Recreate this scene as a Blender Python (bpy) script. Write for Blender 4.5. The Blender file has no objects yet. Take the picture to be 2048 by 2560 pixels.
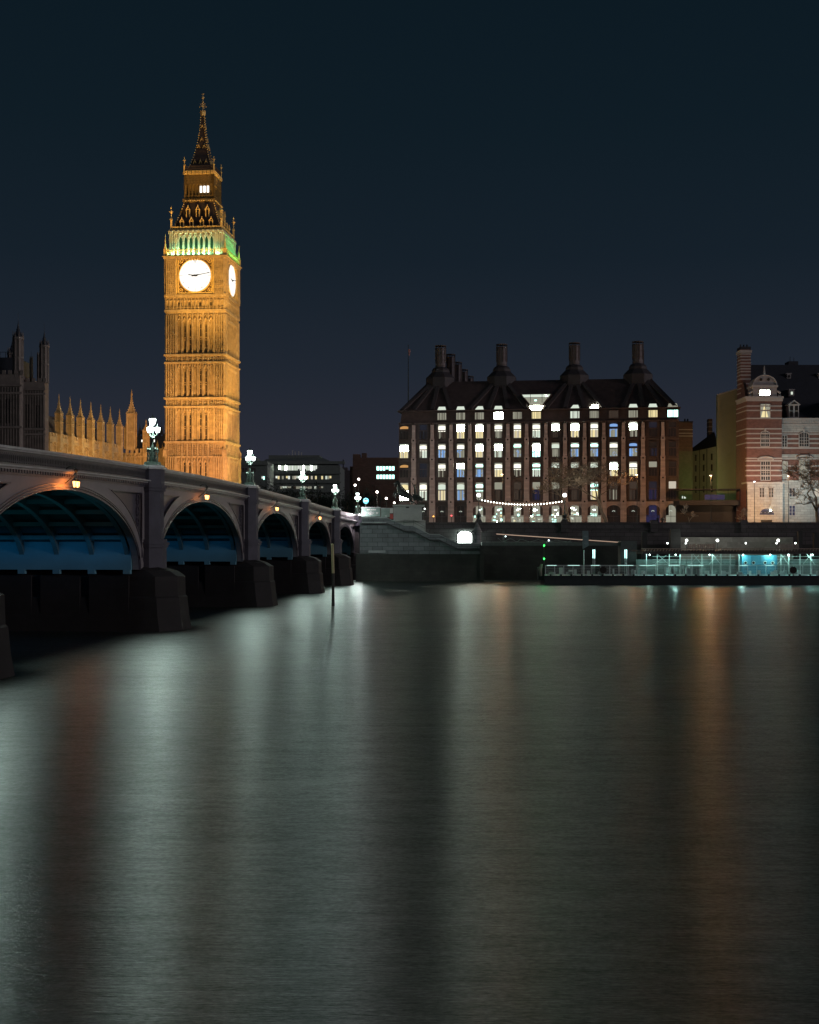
import bpy, math, random
from mathutils import Vector, Matrix
random.seed(7)
R = math.radians
sc = bpy.context.scene
col = sc.collection

# ---------------------------------------------------------------- camera, sky, light
F, CX, HY, CZ = 3400.0, 1024.0, 1347.0, 7.8      # focal length and horizon of the photograph, eye above water
cam_d = bpy.data.cameras.new('camera'); cam = bpy.data.objects.new('camera', cam_d); col.objects.link(cam)
cam_d.sensor_fit = 'HORIZONTAL'; cam_d.sensor_width = 36.0; cam_d.lens = F/2048*36
cam_d.shift_y = 67/2048; cam_d.clip_start = 0.5; cam_d.clip_end = 6000
cam.location = (0, 0, CZ); cam.rotation_euler = (R(90), 0, 0)
sc.camera = cam

w = bpy.data.worlds.new('World'); sc.world = w; w.use_nodes = True
nt = w.node_tree; nt.nodes.clear()
wo = nt.nodes.new('ShaderNodeOutputWorld'); bg = nt.nodes.new('ShaderNodeBackground')
tc = nt.nodes.new('ShaderNodeTexCoord'); sp = nt.nodes.new('ShaderNodeSeparateXYZ'); rp = nt.nodes.new('ShaderNodeValToRGB')
nt.links.new(tc.outputs['Generated'], sp.inputs[0]); nt.links.new(sp.outputs['Z'], rp.inputs[0])
nt.links.new(rp.outputs[0], bg.inputs[0]); nt.links.new(bg.outputs[0], wo.inputs[0])
cr = rp.color_ramp
cr.elements[0].position = 0.0; cr.elements[0].color = (0.032, 0.0300, 0.042, 1)
cr.elements[1].position = 0.40; cr.elements[1].color = (0.0036, 0.0098, 0.0158, 1)
for p, c in ((0.06, (0.0235, 0.0255, 0.038)), (0.12, (0.0145, 0.0200, 0.0310)), (0.20, (0.0078, 0.0145, 0.0230)), (0.29, (0.0050, 0.0118, 0.0185))):
    e = cr.elements.new(p); e.color = (*c, 1)
bg.inputs[1].default_value = 1.0

sun_d = bpy.data.lights.new('fill_sun', 'SUN'); sun_d.energy = 0.62; sun_d.angle = R(14); sun_d.color = (1.0, 0.90, 0.94)  # unseen sun added as city-glow fill on the bridge and fronts
sun = bpy.data.objects.new('fill_sun', sun_d); col.objects.link(sun)
sun.rotation_euler = Vector((0.92, -0.36, 0.20)).to_track_quat('Z', 'Y').to_euler()

sc.view_settings.view_transform = 'Standard'; sc.view_settings.look = 'None'
sc.view_settings.exposure = 0; sc.view_settings.gamma = 1
sc.cycles.use_denoising = True; sc.cycles.denoising_prefilter = 'NONE'; sc.cycles.use_adaptive_sampling = False
sc.cycles.max_bounces = 5; sc.cycles.diffuse_bounces = 2; sc.cycles.glossy_bounces = 3
sc.cycles.sample_clamp_indirect = 60.0; sc.cycles.use_light_tree = True
sc.cycles.caustics_reflective = False; sc.cycles.caustics_refractive = False

def P(px, py, Y):
    """a point of the place at depth Y seen at pixel (px, py) of the photograph"""
    return Vector(((px-CX)*Y/F, Y, CZ+(HY-py)*Y/F))
def ZZ(py, Y): return CZ+(HY-py)*Y/F
def XX(px, Y): return (px-CX)*Y/F

# ---------------------------------------------------------------- materials
MATS = {}
def mat(name, c, rough=0.7, metal=0.0, var=0.25, scale=1.5, bump=0.0, emit=None, es=0.0, brick=None, spec=0.5):
    if name in MATS: return MATS[name]
    m = bpy.data.materials.new(name); m.use_nodes = True
    t = m.node_tree; b = t.nodes['Principled BSDF']
    b.inputs['Roughness'].default_value = rough; b.inputs['Metallic'].default_value = metal
    b.inputs['Specular IOR Level'].default_value = spec
    b.inputs['Base Color'].default_value = (*c, 1)
    if emit:
        b.inputs['Emission Color'].default_value = (*emit, 1); b.inputs['Emission Strength'].default_value = es
    tcn = t.nodes.new('ShaderNodeTexCoord')
    if var > 0 and not emit:
        n = t.nodes.new('ShaderNodeTexNoise'); n.inputs['Scale'].default_value = scale; n.inputs['Detail'].default_value = 6
        n.inputs['Roughness'].default_value = 0.65
        t.links.new(tcn.outputs['Object'], n.inputs['Vector'])
        r = t.nodes.new('ShaderNodeValToRGB'); t.links.new(n.outputs['Fac'], r.inputs[0])
        r.color_ramp.elements[0].position = 0.3; r.color_ramp.elements[1].position = 0.72
        r.color_ramp.elements[0].color = (*[x*(1-var) for x in c], 1)
        r.color_ramp.elements[1].color = (*[min(1, x*(1+var)) for x in c], 1)
        out = r.outputs[0]
        if brick:
            bt = t.nodes.new('ShaderNodeTexBrick'); bt.inputs['Scale'].default_value = 1.0
            bt.inputs['Brick Width'].default_value = brick[0]; bt.inputs['Row Height'].default_value = brick[1]
            bt.inputs['Mortar Size'].default_value = brick[2]
            bt.inputs['Color1'].default_value = (1, 1, 1, 1); bt.inputs['Color2'].default_value = (0.72, 0.72, 0.72, 1)
            bt.inputs['Mortar'].default_value = (brick[3],)*3+(1,)
            sx = t.nodes.new('ShaderNodeSeparateXYZ'); cx = t.nodes.new('ShaderNodeCombineXYZ'); ad = t.nodes.new('ShaderNodeMath')
            t.links.new(tcn.outputs['Object'], sx.inputs[0]); t.links.new(sx.outputs['X'], ad.inputs[0]); t.links.new(sx.outputs['Y'], ad.inputs[1])
            t.links.new(ad.outputs[0], cx.inputs['X']); t.links.new(sx.outputs['Z'], cx.inputs['Y'])
            t.links.new(cx.outputs[0], bt.inputs['Vector'])
            mx = t.nodes.new('ShaderNodeMix'); mx.data_type = 'RGBA'; mx.blend_type = 'MULTIPLY'; mx.inputs[0].default_value = 1
            t.links.new(out, mx.inputs[6]); t.links.new(bt.outputs[0], mx.inputs[7]); out = mx.outputs[2]
        t.links.new(out, b.inputs['Base Color'])
        if bump > 0:
            bp = t.nodes.new('ShaderNodeBump'); bp.inputs['Strength'].default_value = bump; bp.inputs['Distance'].default_value = 0.1
            t.links.new(n.outputs['Fac'], bp.inputs['Height']); t.links.new(bp.outputs[0], b.inputs['Normal'])
    MATS[name] = m
    return m
def glow(name, c, s):
    m = mat(name, (0.02, 0.02, 0.02), emit=c, es=s); m.cycles.emission_sampling = 'NONE'; return m
def soft(c, k=.5): return tuple(x+(1-x)*k for x in c)

# ---------------------------------------------------------------- mesh builder
class MB:
    def __init__(s): s.v = []; s.f = []; s.mi = []; s.mats = []; s.cur = 0
    def use(s, m):
        if m not in s.mats: s.mats.append(m)
        s.cur = s.mats.index(m); return s
    def add(s, vs, fs):
        o = len(s.v); s.v += [tuple(v) for v in vs]
        for f in fs: s.f.append([o+i for i in f]); s.mi.append(s.cur)
    def box(s, x0, x1, y0, y1, z0, z1):
        s.add([(x0,y0,z0),(x1,y0,z0),(x1,y1,z0),(x0,y1,z0),(x0,y0,z1),(x1,y0,z1),(x1,y1,z1),(x0,y1,z1)],
              [(0,3,2,1),(4,5,6,7),(0,1,5,4),(1,2,6,5),(2,3,7,6),(3,0,4,7)])
    def fr(s, cx, cy, z0, z1, a0, b0, a1, b1):
        s.add([(cx-a0,cy-b0,z0),(cx+a0,cy-b0,z0),(cx+a0,cy+b0,z0),(cx-a0,cy+b0,z0),
               (cx-a1,cy-b1,z1),(cx+a1,cy-b1,z1),(cx+a1,cy+b1,z1),(cx-a1,cy+b1,z1)],
              [(0,3,2,1),(4,5,6,7),(0,1,5,4),(1,2,6,5),(2,3,7,6),(3,0,4,7)])
    def cyl(s, cx, cy, z0, z1, r0, r1=None, n=8, ph=0.0):
        r1 = r0 if r1 is None else r1
        vs = [(cx+r*math.cos(ph+2*math.pi*i/n), cy+r*math.sin(ph+2*math.pi*i/n), z) for z, r in ((z0,r0),(z1,r1)) for i in range(n)]
        s.add(vs, [(i,(i+1)%n,n+(i+1)%n,n+i) for i in range(n)]+[tuple(range(n-1,-1,-1)), tuple(range(n,2*n))])
    def lathe(s, cx, cy, prof, n=10, ph=0.0):
        vs = [(cx+r*math.cos(ph+2*math.pi*i/n), cy+r*math.sin(ph+2*math.pi*i/n), z) for z, r in prof for i in range(n)]
        k = len(prof)
        s.add(vs, [(j*n+i, j*n+(i+1)%n, (j+1)*n+(i+1)%n, (j+1)*n+i) for j in range(k-1) for i in range(n)]
              + [tuple(range(n-1,-1,-1)), tuple(range((k-1)*n, k*n))])
    def ball(s, cx, cy, cz, r, n=8, sz=1.0):
        k = max(3, n//2)
        s.lathe(cx, cy, [(cz-sz*r*math.cos(math.pi*(j+0.02)/(k+0.04)), r*math.sin(math.pi*(j+0.02)/(k+0.04))+1e-4) for j in range(k+1)], n)
    def tube(s, pts, rad, n=6):
        pts = [Vector(p) for p in pts]
        if not hasattr(rad, '__len__'): rad = [rad]*len(pts)
        vs = []
        for i, p in enumerate(pts):
            d = (pts[min(i+1, len(pts)-1)]-pts[max(i-1, 0)])
            d = d.normalized() if d.length > 1e-9 else Vector((0,0,1))
            u = d.cross(Vector((0,0,1)) if abs(d.z) < 0.9 else Vector((1,0,0))).normalized(); v = d.cross(u)
            for k in range(n):
                a = 2*math.pi*(k+0.5)/n; vs.append(p+(u*math.cos(a)+v*math.sin(a))*rad[i])
        m = len(pts)
        s.add(vs, [(j*n+k, j*n+(k+1)%n, (j+1)*n+(k+1)%n, (j+1)*n+k) for j in range(m-1) for k in range(n)]
              + [tuple(range(n-1,-1,-1)), tuple(range((m-1)*n, m*n))])
    def bar(s, a, b, r, n=4): s.tube([a, b], r, n)
    def prism(s, poly, y0, y1):
        """polygon given in (x, z), pushed from y0 to y1"""
        n = len(poly)
        s.add([(x,y0,z) for x, z in poly]+[(x,y1,z) for x, z in poly],
              [tuple(range(n)), tuple(range(2*n-1, n-1, -1))]+[(i,n+i,n+(i+1)%n,(i+1)%n) for i in range(n)])
    def slab(s, poly, z0, z1):
        n = len(poly)
        s.add([(x,y,z0) for x, y in poly]+[(x,y,z1) for x, y in poly],
              [tuple(range(n-1,-1,-1)), tuple(range(n, 2*n))]+[(i,(i+1)%n,n+(i+1)%n,n+i) for i in range(n)])
    def quad(s, *p): s.add(p, [tuple(range(len(p)))])
    def merge(s, o, M):
        off = len(s.v); s.v += [tuple(M @ Vector(v)) for v in o.v]
        for f, mi in zip(o.f, o.mi):
            s.use(o.mats[mi]); s.f.append([off+i for i in f]); s.mi.append(s.cur)
    def four(s, fn):
        """the same face detail on the four sides (built for the side y = -h)"""
        t = MB(); t.use(s.mats[s.cur]); fn(t)
        for k in range(4): s.merge(t, Matrix.Rotation(k*math.pi/2, 4, 'Z'))
        return s
    def build(s, name, m=None, parent=None, smooth=False, loc=None):
        me = bpy.data.meshes.new(name); me.from_pydata(s.v, [], s.f)
        ms = s.mats if s.mats else [m]
        for x in ms: me.materials.append(x)
        if s.mats:
            for p, i in zip(me.polygons, s.mi): p.material_index = i
        if smooth:
            for p in me.polygons: p.use_smooth = True
        me.update()
        o = bpy.data.objects.new(name, me); col.objects.link(o)
        if parent: o.parent = parent
        if loc: o.location = loc
        return o
def mb(m): return MB().use(m)

def empty(name, loc, rz=0.0):
    o = bpy.data.objects.new(name, None); col.objects.link(o); o.location = loc; o.rotation_euler = (0, 0, rz)
    o.empty_display_size = 1; return o
def tag(o, label=None, cat=None, group=None, kind=None):
    if label: o['label'] = label
    if cat: o['category'] = cat
    if group: o['group'] = group
    if kind: o['kind'] = kind
    return o
def copy_tree(o, parent=None):
    c = o.copy(); col.objects.link(c); c.parent = parent
    for ch in list(o.children):
        copy_tree(ch, c)
    return c
def spot(name, loc, target, power, color, size=60, blend=0.5, rad=0.5):
    d = bpy.data.lights.new(name, 'SPOT'); d.energy = power; d.color = color; d.spot_size = R(size); d.spot_blend = blend; d.shadow_soft_size = rad
    o = bpy.data.objects.new(name, d); col.objects.link(o); o.location = loc
    o.rotation_euler = (Vector(target)-Vector(loc)).to_track_quat('-Z', 'Y').to_euler(); return o
def point(name, loc, power, color, rad=0.3):
    d = bpy.data.lights.new(name, 'POINT'); d.energy = power; d.color = color; d.shadow_soft_size = rad
    o = bpy.data.objects.new(name, d); col.objects.link(o); o.location = loc; return o
def area(name, loc, target, power, color, sx, sy):
    d = bpy.data.lights.new(name, 'AREA'); d.shape = 'RECTANGLE'; d.size = sx; d.size_y = sy; d.energy = power; d.color = color
    o = bpy.data.objects.new(name, d); col.objects.link(o); o.location = loc
    o.rotation_euler = (Vector(target)-Vector(loc)).to_track_quat('-Z', 'Y').to_euler(); return o

STONE = mat('limestone', (0.44, 0.31, 0.155), 0.85, var=0.30, scale=0.9, bump=0.3)
GOLD = mat('gilded_stone', (0.86, 0.60, 0.22), 0.5, 0.0, var=0.15)
IRON = mat('dark_iron_roof', (0.070, 0.050, 0.044), 0.7, var=0.3, scale=2)
VOID = mat('dark_opening', (0.018, 0.013, 0.010), 0.5, var=0)
GRANITE = mat('purple_grey_granite', (0.056, 0.056, 0.074), 0.75, var=0.2, scale=0.8, bump=0.2)
FASCIA = mat('painted_fascia', (0.190, 0.178, 0.182), 0.6, var=0.14, scale=0.35)
TRIM = mat('dark_painted_iron', (0.075, 0.068, 0.085), 0.45, var=0.2)
METAL = mat('dark_metal', (0.03, 0.035, 0.035), 0.45, 0.3, var=0.2)
WETWALL = mat('wet_embankment_stone', (0.045, 0.042, 0.040), 0.75, var=0.4, scale=0.25, bump=0.3, brick=(1.6, 0.6, 0.02, 0.5))

# ---------------------------------------------------------------- water and ground
def make_water():
    m = bpy.data.materials.new('river_water'); m.use_nodes = True
    t = m.node_tree; b = t.nodes['Principled BSDF']
    b.inputs['Base Color'].default_value = (0.020, 0.024, 0.019, 1)
    b.inputs['Roughness'].default_value = 0.30; b.inputs['Anisotropic'].default_value = 0.84; b.inputs['IOR'].default_value = 2.0
    b.inputs['Specular IOR Level'].default_value = 0.62
    g = t.nodes.new('ShaderNodeNewGeometry')
    tv = t.nodes.new('ShaderNodeCombineXYZ'); tv.inputs[1].default_value = 1.0; t.links.new(tv.outputs[0], b.inputs['Tangent'])
    def wave(sx, sy, sc_, det, rough=0.6):
        mp = t.nodes.new('ShaderNodeMapping'); mp.inputs['Scale'].default_value = (sx, sy, 1); mp.inputs['Rotation'].default_value = (0, 0, R(7))
        n = t.nodes.new('ShaderNodeTexNoise'); n.inputs['Scale'].default_value = sc_; n.inputs['Detail'].default_value = det
        n.inputs['Roughness'].default_value = rough; n.inputs['Distortion'].default_value = 0.0
        t.links.new(g.outputs['Position'], mp.inputs[0]); t.links.new(mp.outputs[0], n.inputs['Vector']); return n.outputs['Fac']
    fine = wave(0.22, 1.6, 3.6, 4, 0.7); grain = wave(0.30, 1.5, 9.5, 3, 0.75); mid = wave(0.13, 1.0, 0.8, 4); big = wave(0.15, 1.0, 0.11, 4)
    def mth(op, a, bb):
        n = t.nodes.new('ShaderNodeMath'); n.operation = op
        for i, x in enumerate((a, bb)):
            if isinstance(x, (int, float)): n.inputs[i].default_value = x
            else: t.links.new(x, n.inputs[i])
        return n.outputs[0]
    h = mth('ADD', mth('ADD', mth('MULTIPLY', grain, 0.045), mth('MULTIPLY', fine, 0.05)), mth('ADD', mth('MULTIPLY', mid, 0.07), mth('MULTIPLY', big, 0.12)))
    bp = t.nodes.new('ShaderNodeBump'); bp.inputs['Strength'].default_value = 0.45; bp.inputs['Distance'].default_value = 1.0
    t.links.new(h, bp.inputs['Height']); t.links.new(bp.outputs[0], b.inputs['Normal'])
    # smoother slicks and rougher chop
    r = t.nodes.new('ShaderNodeMapRange'); t.links.new(big, r.inputs[0]); r.inputs[1].default_value = 0.35; r.inputs[2].default_value = 0.65
    r.inputs[3].default_value = 0.28; r.inputs[4].default_value = 0.305
    t.links.new(r.outputs[0], b.inputs['Roughness'])
    # ripple light and dark painted in: streaky patches that mirror less than their neighbours
    r1 = wave(0.75, 1.1, 9.0, 2, 0.6); r2 = wave(0.55, 1.2, 2.6, 2, 0.6); r3 = wave(0.35, 1.2, 0.7, 3, 0.6); r4 = wave(0.25, 1.0, 0.06, 5, 0.7)
    tot = mth('ADD', mth('ADD', mth('MULTIPLY', r1, 0.42), mth('MULTIPLY', r2, 0.32)), mth('ADD', mth('MULTIPLY', r3, 0.20), mth('MULTIPLY', r4, 0.16)))
    mr = t.nodes.new('ShaderNodeMapRange'); t.links.new(tot, mr.inputs[0]); mr.inputs[1].default_value = 0.44; mr.inputs[2].default_value = 0.66
    mr.inputs[3].default_value = 0.46; mr.inputs[4].default_value = 0.0
    df = t.nodes.new('ShaderNodeBsdfDiffuse'); df.inputs['Color'].default_value = (0.012, 0.015, 0.012, 1)
    mxs = t.nodes.new('ShaderNodeMixShader'); t.links.new(mr.outputs[0], mxs.inputs[0]); t.links.new(b.outputs[0], mxs.inputs[1]); t.links.new(df.outputs[0], mxs.inputs[2])
    t.links.new(mxs.outputs[0], t.nodes['Material Output'].inputs['Surface'])
    return m
wm = MB(); wm.quad((-400,-60,0),(400,-60,0),(400,262,0),(-400,262,0))
tag(wm.build('river_water', make_water()), kind='structure')
gm = MB(); gm.quad((-3000,-400,-3),(3000,-400,-3),(3000,257,-3),(-3000,257,-3))
tag(gm.build('river_bed', mat('mud', (0.03,0.03,0.025), 0.9)), kind='structure')
GZ = 10.3
gg = MB(); gg.quad((-9,257.4,GZ),(-3000,257.4,GZ),(-3000,4000,GZ),(3000,4000,GZ),(3000,257.4,GZ))
tag(gg.build('ground', mat('asphalt', (0.05,0.05,0.052), 0.8, var=0.2)), kind='structure')

# ---------------------------------------------------------------- bridge
BO = (-10.6, 257.1); BR = math.atan2(-0.9964, -0.0849)
def BW(s, y, z):
    return Vector((BO[0]-0.0849*s+0.9964*y, BO[1]-0.9964*s-0.0849*y, z))
PTS = [(-33,12.3),(-3,12.4),(28,12.75),(62,13.4),(99.5,13.95),(121,14.08),(140,14.0),(161,13.8),(178,13.50),(213,12.8),(250,12.5)]
def ptop(s):
    for i in range(len(PTS)-1):
        if s <= PTS[i+1][0]:
            def sl(j):
                j0, j1 = max(j-1,0), min(j+1,len(PTS)-1); return (PTS[j1][1]-PTS[j0][1])/(PTS[j1][0]-PTS[j0][0])
            h = PTS[i+1][0]-PTS[i][0]; u = (s-PTS[i][0])/h
            return (PTS[i][1]*(2*u**3-3*u*u+1)+sl(i)*h*(u**3-2*u*u+u)+PTS[i+1][1]*(-2*u**3+3*u*u)+sl(i+1)*h*(u**3-u*u))
    return PTS[-1][1]
PIERS = [-3.5, 27.5, 61, 98.7, 140.3, 181.5, 217]
bridge = empty('bridge', (BO[0], BO[1], 0), BR)
tag(bridge, 'long iron arch bridge on stone piers crossing the dark river at the left', 'bridge')
HW = 3.05
ZS = 5.2
DEPTH = 26.0
def arch_z(u, a, rise): return ZS + rise*math.sqrt(max(0.0, 1-u*u))
RIBM = mat('teal_painted_rib', (0.10, 0.16, 0.17), 0.6, var=0.25, scale=0.6)
SOFF = mat('dark_soffit', (0.055, 0.062, 0.066), 0.85, var=0.35, scale=0.5)  # one dark tone for the vault between the ribs
SKIRT = mat('pale_springer_plate', (0.10, 0.24, 0.30), 0.6, var=0.12, scale=0.3)
for k in range(6):
    s0, s1 = PIERS[k]+HW, PIERS[k+1]-HW
    if k == 0: s0 = 0.0
    c, a = (s0+s1)/2, (s1-s0)/2
    crown = ptop(c)-2.55; rise = crown-ZS
    N = 48
    th = [math.pi*i/N for i in range(N+1)]
    pin = [(c-a*math.cos(t), ZS+rise*math.sin(t)) for t in th]
    def off(d):  # offset curve, outwards
        out = []
        for t in th:
            nx, nz = -math.cos(t)/a, math.sin(t)/rise; L = math.hypot(nx, nz)
            out.append((c-a*math.cos(t)+nx/L*d, ZS+rise*math.sin(t)+nz/L*d))
        return out
    # fascia: a light ring round the arch and the field above it, with a sunk triangular panel at each haunch
    ring = MB(); pan = MB()
    pout = off(1.35)
    e0, e1 = PIERS[k]+1.7, PIERS[k+1]-1.7
    def top(s): return ptop(s)-1.75
    for i in range(N):
        (x0,z0),(x1,z1) = pin[i], pin[i+1]; (X0,Z0),(X1,Z1) = pout[i], pout[i+1]
        if max(Z0, Z1) > top((X0+X1)/2): Z0 = min(Z0, top(X0)); Z1 = min(Z1, top(X1))
        X0 = min(max(X0, e0), e1); X1 = min(max(X1, e0), e1)
        ring.quad((x0,0,z0),(X0,0,Z0),(X1,0,Z1),(x1,0,z1))
        zt = lambda s: top(s)-0.55
        if X1 > X0:
            a0, a1 = min(Z0, top(X0)), min(Z1, top(X1))
            def seg(t0, t1):
                if t1[0] <= t0[0] and t1[1] <= t0[1]: return
            if a0 < zt(X0) or a1 < zt(X1):
                b0, b1 = max(a0, zt(X0)), max(a1, zt(X1))
                pan.quad((X0,-0.28,a0),(X0,-0.28,b0),(X1,-0.28,b1),(X1,-0.28,a1))
                ring.quad((X0,0,b0),(X0,0,top(X0)),(X1,0,top(X1)),(X1,0,b1))
                ring.quad((X0,0,a0),(X0,-0.28,a0),(X1,-0.28,a1),(X1,0,a1)); ring.quad((X0,-0.28,b0),(X0,0,b0),(X1,0,b1),(X1,-0.28,b1))
            else:
                ring.quad((X0,0,a0),(X0,0,top(X0)),(X1,0,top(X1)),(X1,0,a1))
    # inner thickness of the ring
    for i in range(N):
        (x0,z0),(x1,z1) = pin[i], pin[i+1]
        ring.quad((x0,0,z0),(x1,0,z1),(x1,-0.5,z1),(x0,-0.5,z0))
    # light strip between the panel and the pier
    for q0, q1 in ((PIERS[k]+1.0, e0+0.45), (e1-0.45, PIERS[k+1]-1.0)):
        ring.box(q0, q1, -0.3, 0.012, ZS-0.1, top((q0+q1)/2)-0.01)
    ring.build('fascia', FASCIA, bridge)
    for side in (-1, 1):      # leafy relief in the panel
        xe = e0+0.9 if side < 0 else e1-0.9
        for j in range(5):
            zc = top(xe)-1.15-j*0.95
            rr = 0.40-0.035*j
            if zc-rr < arch_z((xe-c)/a, a, rise)+0.2: continue
            pts = [(xe+side*-0.25*j*0.15+rr*math.cos(2*math.pi*q/10), -0.2, zc+rr*1.15*math.sin(2*math.pi*q/10)) for q in range(11)]
            pan.tube(pts, 0.05, 4)
            pan.tube([(xe-rr*0.9, -0.2, zc), (xe+rr*0.9, -0.2, zc)], 0.04, 4)
    for half in (0, 1):
        q = MB(); idx = [f for f in pan.f if (sum(pan.v[i][0] for i in f)/len(f) < c) == (half == 0)]
        for f in idx: q.add([pan.v[i] for i in f], [tuple(range(len(f)))])
        if q.f: q.build('spandrel_panel', TRIM, bridge)
    mo = MB()                 # stacked mouldings along the arch edge and panel frames
    for d, yy, r_ in ((0.06, 0.06, 0.07), (0.26, 0.09, 0.06), (0.44, 0.05, 0.055)):
        mo.tube([(x, yy, z) for x, z in off(d)], r_, 4)
    po = [(min(max(x,e0),e1), z) for x, z in off(1.40)]
    for half in (po[:N//2], po[N//2+1:]):
        q = [(x, 0.02, z) for x, z in half if z < top(x)-0.5 and e0 < x < e1]
        if len(q) > 1: mo.tube(q, 0.06, 4)
        if q:
            qq = q[-1] if half is not po[N//2+1:] and q[-1][2] > q[0][2] else q[0]
            xe = e0 if qq[0] < c else e1
            xe += 0.45 if xe == e0 else -0.45
            mo.tube([(qq[0], 0.02, top(qq[0])-0.55), (xe, 0.02, top(xe)-0.55), (xe, 0.02, ZS+1.0)], 0.07, 4)
    mo.build('arch_moulding', TRIM, bridge)
    # ribs and soffit
    po2 = off(0.95)
    so = MB()
    for i in range(N):
        (x0,z0),(x1,z1) = po2[i], po2[i+1]
        x0 = min(max(x0, s0-.6), s1+.6); x1 = min(max(x1, s0-.6), s1+.6)
        so.quad((x0,-0.5,z0),(x1,-0.5,z1),(x1,-DEPTH+.5,z1),(x0,-DEPTH+.5,z0))
    so.build('soffit', SOFF, bridge)
    for r_ in range(9):
        yy = -0.9-r_*(DEPTH-1.8)/8
        rb = MB()
        for i in range(N):
            (x0,z0),(x1,z1) = pin[i], pin[i+1]; (X0,Z0),(X1,Z1) = po2[i], po2[i+1]
            w_ = 0.20
            rb.add([(x0,yy-w_,z0+.1),(x1,yy-w_,z1+.1),(X1,yy-w_,Z1),(X0,yy-w_,Z0),(x0,yy+w_,z0+.1),(x1,yy+w_,z1+.1),(X1,yy+w_,Z1),(X0,yy+w_,Z0)],
                   [(0,1,2,3),(7,6,5,4),(0,4,5,1)])
        rb.build('arch_rib', RIBM, bridge)
    cb = MB()
    for i in range(3, N-2, 3):
        (x0,z0),(X0,Z0) = po2[i], off(0.45)[i]
        cb.box(X0-0.11, X0+0.11, -DEPTH+.6, -0.6, Z0-0.12, Z0+0.22)
    cb.build('cross_beam', RIBM, bridge)
    for xx, sg in ((s0-.02, 1), (s1+.02, -1)):
        sk = MB()
        sk.box(min(xx, xx+sg*0.35), max(xx, xx+sg*0.35), -DEPTH+.4, -0.55, ZS, 7.55)
        for j in range(9):
            yj = -0.9-j*(DEPTH-1.8)/8
            sk.box(min(xx, xx+sg*0.5), max(xx, xx+sg*0.5), yj-.3, yj+.3, ZS-.35, ZS+.02)
        sk.build('springer_plate', SKIRT, bridge)
# deck
dk = MB()
S = [-14+i*2.5 for i in range(104)]
for i in range(len(S)-1):
    a_, b_ = S[i], S[i+1]; za, zb = ptop(a_)-1.2, ptop(b_)-1.2
    dk.add([(a_,-DEPTH,za-1.2),(b_,-DEPTH,zb-1.2),(b_,-0.35,zb-1.2),(a_,-0.35,za-1.2),(a_,-DEPTH,za),(b_,-DEPTH,zb),(b_,-0.35,zb),(a_,-0.35,za)],
           [(0,1,2,3),(7,6,5,4),(3,2,6,7),(0,4,5,1)])
dk.build('deck', mat('asphalt', (0.05,0.05,0.05)), bridge)
# parapet: cornice, dentils, pierced panel, coping - one piece per span
def run(m, s0, s1, y0, y1, za, zb, step=2.0):
    n = max(1, int((s1-s0)/step))
    for i in range(n):
        a_, b_ = s0+(s1-s0)*i/n, s0+(s1-s0)*(i+1)/n; ta, tb = ptop(a_), ptop(b_)
        m.add([(a_,y0,ta+za),(b_,y0,tb+za),(b_,y1,tb+za),(a_,y1,ta+za),(a_,y0,ta+zb),(b_,y0,tb+zb),(b_,y1,tb+zb),(a_,y1,ta+zb)],
              [(3,2,1,0),(4,5,6,7),(2,3,7,6),(0,1,5,4)])
COPE = mat('pale_weathered_coping', (0.30, 0.31, 0.31), 0.5, var=0.2)
for yside, sg in ((0.0, 1), (-DEPTH, -1)):
    for k in range(-1, 6):
        s0, s1 = (-14, PIERS[0]-1.2) if k < 0 else (PIERS[k]+1.2, PIERS[k+1]-1.2)
        Y = lambda a_, b_: (yside+sg*a_, yside+sg*b_) if sg > 0 else (yside+sg*b_, yside+sg*a_)
        co = MB(); run(co, s0, s1, *Y(-0.25, 0.42), -0.16, 0.0); run(co, s0, s1, *Y(-0.2, 0.30), -0.28, -0.162)
        co.build('coping', COPE, bridge)
        le = MB(); run(le, s0, s1, *Y(-0.3, 0.58), -1.30, -1.18); run(le, s0, s1, *Y(-0.3, 0.36), -1.42, -1.302)
        le.build('cornice', COPE, bridge)
        ba = MB(); run(ba, s0, s1, *Y(-0.16, -0.04), -1.18, -0.28)  # solid back plate added behind the piercing so the gaps read dark
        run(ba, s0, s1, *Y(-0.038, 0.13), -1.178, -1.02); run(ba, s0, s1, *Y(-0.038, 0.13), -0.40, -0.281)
        if sg > 0:
            x = s0+0.2
            while x < s1-0.1:
                t_ = ptop(x); ba.box(x-.04, x+.04, -0.036, 0.11, t_-1.02, t_-0.40)
                for q in (-1, 1):   # the pointed heads of the piercing
                    ba.add([(x+q*.04,-.03,t_-.62),(x+q*.16,-.03,t_-.46),(x+q*.16,-.03,t_-.4),(x+q*.04,-.03,t_-.4),(x+q*.04,.09,t_-.62),(x+q*.16,.09,t_-.46),(x+q*.16,.09,t_-.4),(x+q*.04,.09,t_-.4)],
                           [(0,1,2,3),(7,6,5,4),(0,4,5,1)])
                    ba.add([(x+q*.04,-.03,t_-.80),(x+q*.13,-.03,t_-.92),(x+q*.04,-.03,t_-1.02),(x+q*.04,.09,t_-.80),(x+q*.13,.09,t_-.92),(x+q*.04,.09,t_-1.02)],[(0,1,2),(5,4,3),(0,3,4,1)])
                x += 0.32
        ba.build('parapet_panel', mat('dark_parapet_iron', (0.085, 0.082, 0.088), 0.5, var=0.2), bridge)  # one dark iron tone for bars and back plate
        de = MB(); run(de, s0, s1, *Y(-0.3, 0.10), -1.76, -1.42)
        if sg > 0:
            x = s0+0.2
            while x < s1: t_ = ptop(x); de.box(x-.12, x+.12, 0.10, 0.30, t_-1.62, t_-1.425); x += 0.48
        de.build('dentil_band', TRIM, bridge)
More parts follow.
